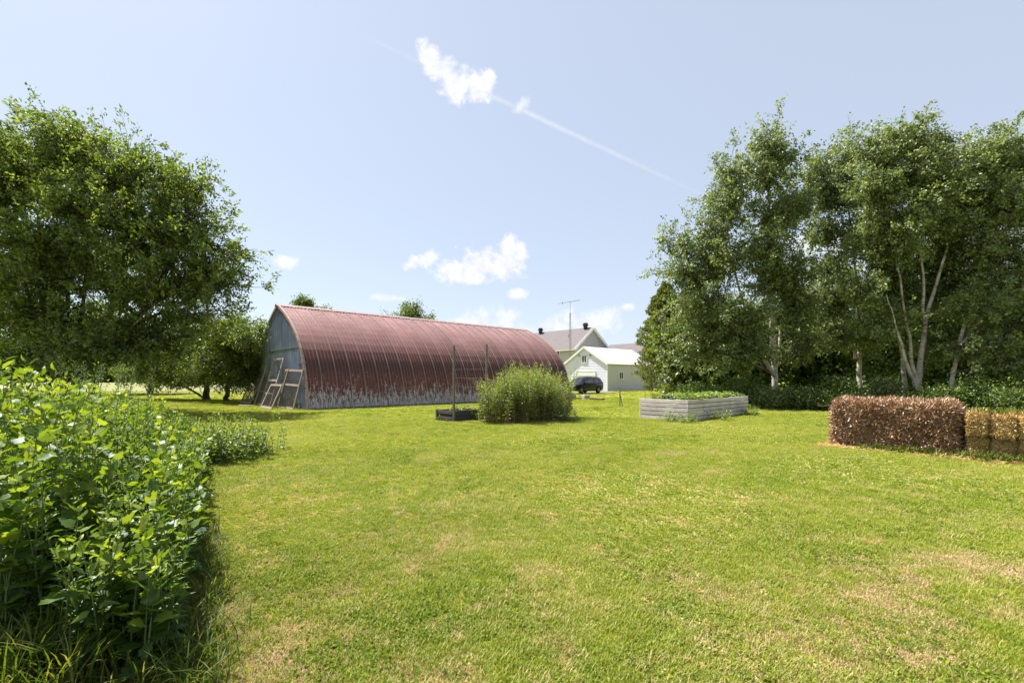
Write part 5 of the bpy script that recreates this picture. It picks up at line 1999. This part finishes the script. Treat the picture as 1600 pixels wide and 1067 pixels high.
# small plants round the beds
for (px, py, w, h, n, lb) in ((728, 657, 0.28, 0.42, 16, 'small leafy weed growing against the front of the dark planter'),
                              (766, 659, 0.22, 0.5, 18, 'small round leaved weed beside the right trellis post'),
                              (690, 657.5, 0.25, 0.22, 12, 'short weed at the left corner of the dark planter'),
                              (1052, 658, 0.40, 0.32, 30, 'green weed at the left side of the raised bed near corner'),
                              (1075, 661, 0.30, 0.26, 22, 'green weed at the near corner of the raised bed'),
                              (1122, 656, 0.35, 0.36, 22, 'dark weed growing against the right side of the raised bed'),
                              (1173, 649, 0.28, 0.45, 20, 'leafy weed at the far right corner of the raised bed'),
                              (1004, 653, 0.15, 0.18, 8, 'tiny weed at the left corner of the raised bed'),
                              (459, 637, 0.45, 0.8, 26, 'leafy weed growing before the low mesh frame at the barn'),
                              (474, 638, 0.3, 0.45, 14, 'small weed at the near corner of the barn'),
                              (395, 629, 0.4, 0.6, 16, 'small weed at the left end of the leaning frames'),
                              (632, 632, 0.25, 0.55, 12, 'solitary weed against the rusted side wall of the barn'),
                              (880, 622, 0.6, 0.7, 20, 'pale weed beside the far corner of the barn')):
    q = G(px, py)
    fx = q.x + rng.normal(size=n) * w * 0.6
    fy = q.y + rng.normal(size=n) * w * 0.6
    stalk_bank('weed_plant', lb, 'plants', np.stack([fx, fy], 1), h * (0.5 + 0.6 * rng.random(n)), (STEM, LEAF_CLUMP), (0.09, 0.05), gap=0.03, lean=0.3, bare=0.05, tag_group='small weeds round the yard', template=T_OVAL, stem_r=0.004)

# ================================================================== FOREGROUND WEED BANK (left)
FX, FY, HH = [], [], []
while len(FX) < 780:
    y = 2.28 + random.random() ** 1.3 * 6.1
    d = random.random() ** 1.2 * 3.6
    x = -0.70 * y + 0.055 * (y - 3.0) - 0.06 - d
    h = (1.50 - 0.085 * max(0.0, y - 3.6)) * min(1.0, 0.54 + d * 0.5)
    if y < 3.9 and x < -1.13 * y:                   # bare soil near the left edge
        continue
    if y < 2.9:
        h *= 0.62 + 0.38 * (y - 2.28) / 0.62
    FX.append(x)
    FY.append(y)
    HH.append(float(h) * random.uniform(0.80, 1.06))
FX, FY, HH = map(np.array, (FX, FY, HH))
big = rng.random(len(FX)) < 0.55
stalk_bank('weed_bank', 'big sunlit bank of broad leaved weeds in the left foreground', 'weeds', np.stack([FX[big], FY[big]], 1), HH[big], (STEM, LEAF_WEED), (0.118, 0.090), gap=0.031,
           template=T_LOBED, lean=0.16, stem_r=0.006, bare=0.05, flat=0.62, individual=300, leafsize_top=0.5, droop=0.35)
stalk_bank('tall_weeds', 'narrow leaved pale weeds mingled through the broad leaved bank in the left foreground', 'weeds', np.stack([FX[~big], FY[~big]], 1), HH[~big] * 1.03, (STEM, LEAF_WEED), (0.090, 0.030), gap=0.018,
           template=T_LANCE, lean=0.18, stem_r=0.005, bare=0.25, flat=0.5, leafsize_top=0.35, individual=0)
# taller feathery weeds showing above the bank
n = 16
fx = P(150, 592, 6.0).x + rng.normal(size=n) * 0.35
fy = 6.0 + rng.normal(size=n) * 0.3
stalk_bank('feathery_weeds', 'feathery grey green weeds rising above the top of the weed bank', 'weeds', np.stack([fx, fy], 1), 1.62 + 0.18 * rng.random(n), (STEM, LEAF_GREY), (0.08, 0.016), gap=0.010, lean=0.10, bare=0.5, leafsize_top=0.4)
n = 14
fx = P(5, 592, 4.2).x + rng.normal(size=n) * 0.22
fy = 4.2 + rng.normal(size=n) * 0.25
stalk_bank('tall_weeds', 'few tall weeds with long leaves at the very left photo edge above the bank', 'weeds', np.stack([fx, fy], 1), 1.50 + 0.18 * rng.random(n), (STEM, LEAF_WEED), (0.14, 0.05), gap=0.035, lean=0.08, bare=0.4, leafsize_top=0.7)
# grey low bush at the far end of the bank
n = 230
fx = P(340, 592, 8.6).x + rng.normal(size=n) * 0.42
fy = 8.6 + rng.normal(size=n) * 0.6
stalk_bank('low_bush', 'low leafy bush at the far end of the weed bank', 'weeds', np.stack([fx, fy], 1), 0.36 + 0.48 * rng.random(n), (STEM, LEAF_CLUMP), (0.085, 0.045), gap=0.024, lean=0.35, bare=0.05, template=T_OVAL)
# long grass at the foot of the bank
pts = []
for _ in range(330):
    y = 2.15 + random.random() * 2.4
    x = -0.655 * y - random.random() ** 1.2 * 1.2
    pts.append((x, y, 0.0))
blades('tall_grass', 'long uncut grass shaded at the foot of the weed bank in the left foreground', 'grass', pts, 0.24, LEAF_GRASSY, 16, 0.07, 0.0036, lean=0.95, kind='stuff')
pts = [(P(px, 592, 9.0).x + random.gauss(0, 0.15), 9.0 + random.gauss(0, 0.5), 0) for px in range(340, 385, 2)]
blades('tall_grass', 'wispy pale seeding grass at the right of the low leafy bush', 'grass', pts, 0.55, LEAF_GRASSY, 22, 0.12, 0.0035, lean=0.4, kind='stuff')
pts = [(-2.0 - random.random() * 0.9, 2.02 + random.random() * 0.45, 0) for _ in range(70)]
blades('tall_grass', 'bright long grass in the bottom left corner of the photo', 'grass', pts, 0.36, LEAF_GRASSY, 16, 0.05, 0.005, lean=0.7, kind='stuff')
# bare soil mound
REDSOIL = simple("red_soil", (0.16, 0.085, 0.060), 0.98, var=0.45, scale=16, bump=1.0)
vs, fs = [], []
NS = 26
for i in range(NS):
    for j in range(NS):
        u_, v_ = i / (NS - 1) * 2 - 1, j / (NS - 1) * 2 - 1
        r2 = u_ * u_ + v_ * v_
        z = 0.42 * max(0, 1 - r2) ** 0.8 - 0.02 + (0.03 * math.sin(u_ * 11 + v_ * 7) + random.uniform(-0.018, 0.018)) * (1 if r2 < 1 else 0)
        vs.append((u_ * 1.15, v_ * 1.2, z))
for i in range(NS - 1):
    for j in range(NS - 1):
        a = i * NS + j
        fs.append((a, a + NS, a + NS + 1, a + 1))
me = bpy.data.meshes.new('soil_mound')
me.from_pydata(vs, [], fs)
me.polygons.foreach_set('use_smooth', [True] * len(me.polygons))
me.update()
o = obj_from('soil_mound', me, REDSOIL)
o.location = (-4.1, 3.5, 0.0)
tag(o, 'mound of bare reddish brown soil at the left photo edge under the weeds', 'soil')
# plastic plant label stake
g = Geo()
g.b(-0.012, 0.012, -0.004, 0.004, 0, 0.30)
o = g.build('marker_stake', TRIM)
q = G(94, 965)
o.location = (q.x, q.y, 0.05)
o.rotation_euler = (0.04, 0.03, 0.2)
tag(o, 'thin white marker stake standing among the weeds in the left foreground', 'stake')

# ================================================================== LAWN GRASS (instanced tufts, one object)
def tuft(name, nb, h, spread, w, broad=False, mat=None):
    vs, fs = [], []
    for k in range(nb):
        a = random.random() * 2 * PI
        r_ = random.random() * spread
        x, y = math.cos(a) * r_, math.sin(a) * r_
        b_ = random.random() * 2 * PI
        hh_ = h * random.uniform(0.4, 1.15)
        ln = random.uniform(0.25, 1.2) * hh_
        dx, dy = math.cos(b_), math.sin(b_)
        wx_, wy = -dy * w, dx * w
        i = len(vs)
        if broad:
            vs += [(x, y, 0.004), (x + dx * ln * .5 + wx_, y + dy * ln * .5 + wy, hh_ * .7), (x + dx * ln, y + dy * ln, hh_ * 0.6), (x + dx * ln * .5 - wx_, y + dy * ln * .5 - wy, hh_ * .7)]
            fs += [(i, i + 1, i + 2), (i, i + 2, i + 3)]
        else:
            vs += [(x - wx_, y - wy, 0), (x + wx_, y + wy, 0), (x + dx * ln * .45 + wx_ * .8, y + dy * ln * .45 + wy * .8, hh_ * .68), (x + dx * ln * .45 - wx_ * .8, y + dy * ln * .45 - wy * .8, hh_ * .68), (x + dx * ln, y + dy * ln, hh_)]
            fs += [(i, i + 1, i + 2, i + 3), (i + 3, i + 2, i + 4)]
    me = bpy.data.meshes.new(name)
    me.from_pydata(vs, [], fs)
    me.update()
    me.materials.append(mat or GRASS)
    return bpy.data.objects.new(name, me)        # never linked: only geometry nodes read it


def spot_mat(name, c0, c1):
    b = MB(name)
    r = b.n('ShaderNodeObjectInfo').outputs['Random']
    c = b.mix(r, c0, c1)
    dif = b.n('ShaderNodeBsdfDiffuse', {'Color': c})
    tr = b.n('ShaderNodeBsdfTranslucent', {'Color': c})
    m1 = b.n('ShaderNodeMixShader', {0: 0.3, 1: dif.outputs[0], 2: tr.outputs[0]})
    b.t.links.new(m1.outputs[0], b.out.inputs[0])
    return b.m


WEEDM = spot_mat("lawn_weed_leaf", (0.11, 0.18, 0.02, 1), (0.24, 0.30, 0.04, 1))
THATCH = spot_mat("dry_thatch", (0.40, 0.28, 0.15, 1), (0.66, 0.50, 0.32, 1))
tufts = [tuft('tuft_source', 20, 0.027, 0.055, 0.0017), tuft('tuft_source', 18, 0.036, 0.055, 0.0017), tuft('tuft_source', 22, 0.020, 0.06, 0.0018),
         tuft('tuft_source', 9, 0.028, 0.05, 0.0095, True), tuft('tuft_source', 12, 0.014, 0.06, 0.0016),
         tuft('tuft_source', 13, 0.034, 0.075, 0.0105, True, WEEDM), tuft('tuft_source', 34, 0.016, 0.085, 0.0022, False, THATCH)]


def pts_region(n, y0, y1):
    """points inside the visible wedge (with margin) between two depths, even per area"""
    y = np.sqrt(rng.random(n) * (y1 * y1 - y0 * y0) + y0 * y0)
    x = (rng.random(n) * 2 - 1) * y * 1.45
    return x, y


PX, PY, SC = [], [], []
for n, y0, y1, s in ((74000, 1.9, 5.5, 1.0), (92000, 5.0, 10.0, 1.25), (124000, 9.5, 18, 1.45), (100000, 17, 34, 1.9), (26000, 33, 56, 2.8)):
    x, y = pts_region(n, y0, y1)
    PX.append(x)
    PY.append(y)
    SC.append(s * (0.7 + 0.6 * rng.random(n)))
# a margin behind and beside the lens
n = 40000
PX.append((rng.random(n) * 2 - 1) * 7)
PY.append(-2.5 + rng.random(n) * 5.5)
SC.append(np.full(n, 1.1))
PX, PY, SC = map(np.concatenate, (PX, PY, SC))


def outside(px, py):
    keep = np.ones(len(px), bool)
    # barn, garage, beds, bales footprint
    for o_, L_, W2 in ((N0, BL, BW), (GC, 10.4, 6.9), (B0, BLn, BWd), (T0, TL, TW)):
        dx, dy = px - o_.x, py - o_.y
        a_ = dx * U.x + dy * U.y
        b_ = dx * V.x + dy * V.y
        keep &= ~((a_ > -0.06) & (a_ < L_ + 0.06) & (b_ > -0.06) & (b_ < W2 + 0.06))
    dx, dy = px - BO.x, py - BO.y
    a_ = dx * mv.x + dy * mv.y
    b_ = dx * U.x + dy * U.y
    keep &= ~((a_ > 0.0) & (a_ < 4.1) & (b_ > 0.0) & (b_ < 1.2))
    dx, dy = px - dc.x, py - dc.y
    a_ = dx * U.x + dy * U.y - 1.5
    b_ = dx * V.x + dy * V.y - 1.0
    keep &= ~((a_ / 4.3) ** 2 + (b_ / 2.1) ** 2 < 1)
    return keep


kp = outside(PX, PY)
PX, PY, SC = PX[kp], PY[kp], SC[kp]
npt = len(PX)
me = bpy.data.meshes.new('lawn_grass')
me.vertices.add(npt)
co = np.stack([PX, PY, ground_h(PX, PY) - 0.002], 1).astype(np.float32)
me.vertices.foreach_set('co', co.ravel())
for nm, ty, data in (('scl', 'FLOAT', SC), ('yaw', 'FLOAT', rng.random(npt) * 2 * PI)):
    at = me.attributes.new(nm, ty, 'POINT')
    at.data.foreach_set('value', data.astype(np.float32))
def field(x, y, sc, seed):
    r0 = np.random.default_rng(seed)
    v = np.zeros(len(x))
    for o in range(5):
        a_ = r0.random() * 6.28
        f = sc * (1.0 + 0.9 * o)
        v += np.sin((x * math.cos(a_) + y * math.sin(a_)) * f + r0.random() * 6 + 1.3 * np.sin((y * math.cos(a_) - x * math.sin(a_)) * f * 0.7 + r0.random() * 6)) / (1 + 0.4 * o)
    return v / 2.2


clo = (np.sin(PX * 1.3 + 0.7 * np.sin(PY * 0.9)) + np.sin(PY * 1.1 - PX * 0.4 + 2) + rng.normal(size=npt) * 0.6)
pk = rng.integers(0, 3, npt)
pk = np.where((clo > 0.9) & (rng.random(npt) < 0.75), 3, pk)
pk = np.where((clo < -1.3) & (rng.random(npt) < 0.6), 4, pk)
wf = field(PX, PY, 1.1, 5)
tf_ = field(PX, PY, 1.7, 9)
bias = np.clip(1.15 - PY / 11.0, -0.2, 0.5) + np.clip(1.35 - PY / 3.6, 0, 0.65)
rr5 = rng.random(npt)
pk = np.where((wf + rng.normal(size=npt) * 0.35 > 0.6) & (rr5 < 0.16), 5, pk)
pk = np.where((tf_ + bias * 0.8 + rng.normal(size=npt) * 0.3 > 1.2) & (rr5 > 0.5), 6, pk)
at = me.attributes.new('pick', 'INT', 'POINT')
at.data.foreach_set('value', pk.astype(np.int32))
me.update()
lawn = obj_from('lawn_grass', me, GRASS)
tag(lawn, 'short mown grass blades and clover covering the whole lawn', 'grass', kind='stuff')
ng = bpy.data.node_groups.new('grass_instances', 'GeometryNodeTree')
ng.interface.new_socket('Geometry', in_out='INPUT', socket_type='NodeSocketGeometry')
ng.interface.new_socket('Geometry', in_out='OUTPUT', socket_type='NodeSocketGeometry')
gi = ng.nodes.new('NodeGroupInput')
go = ng.nodes.new('NodeGroupOutput')
iop = ng.nodes.new('GeometryNodeInstanceOnPoints')
g2i = ng.nodes.new('GeometryNodeGeometryToInstance')
for tobj in reversed(tufts):
    oi = ng.nodes.new('GeometryNodeObjectInfo')
    oi.inputs['Object'].default_value = tobj
    ng.links.new(oi.outputs['Geometry'], g2i.inputs[0])


def named(nm, ty):
    a_ = ng.nodes.new('GeometryNodeInputNamedAttribute')
    a_.data_type = ty
    a_.inputs['Name'].default_value = nm
    return a_.outputs['Attribute']


iop.inputs['Pick Instance'].default_value = True
ng.links.new(gi.outputs[0], iop.inputs['Points'])
ng.links.new(g2i.outputs[0], iop.inputs['Instance'])
ng.links.new(named('pick', 'INT'), iop.inputs['Instance Index'])
cx3 = ng.nodes.new('ShaderNodeCombineXYZ')
ng.links.new(named('yaw', 'FLOAT'), cx3.inputs['Z'])
ng.links.new(cx3.outputs[0], iop.inputs['Rotation'])
ng.links.new(named('scl', 'FLOAT'), iop.inputs['Scale'])
ng.links.new(iop.outputs[0], go.inputs[0])
md = lawn.modifiers.new('tufts', 'NODES')
md.node_group = ng
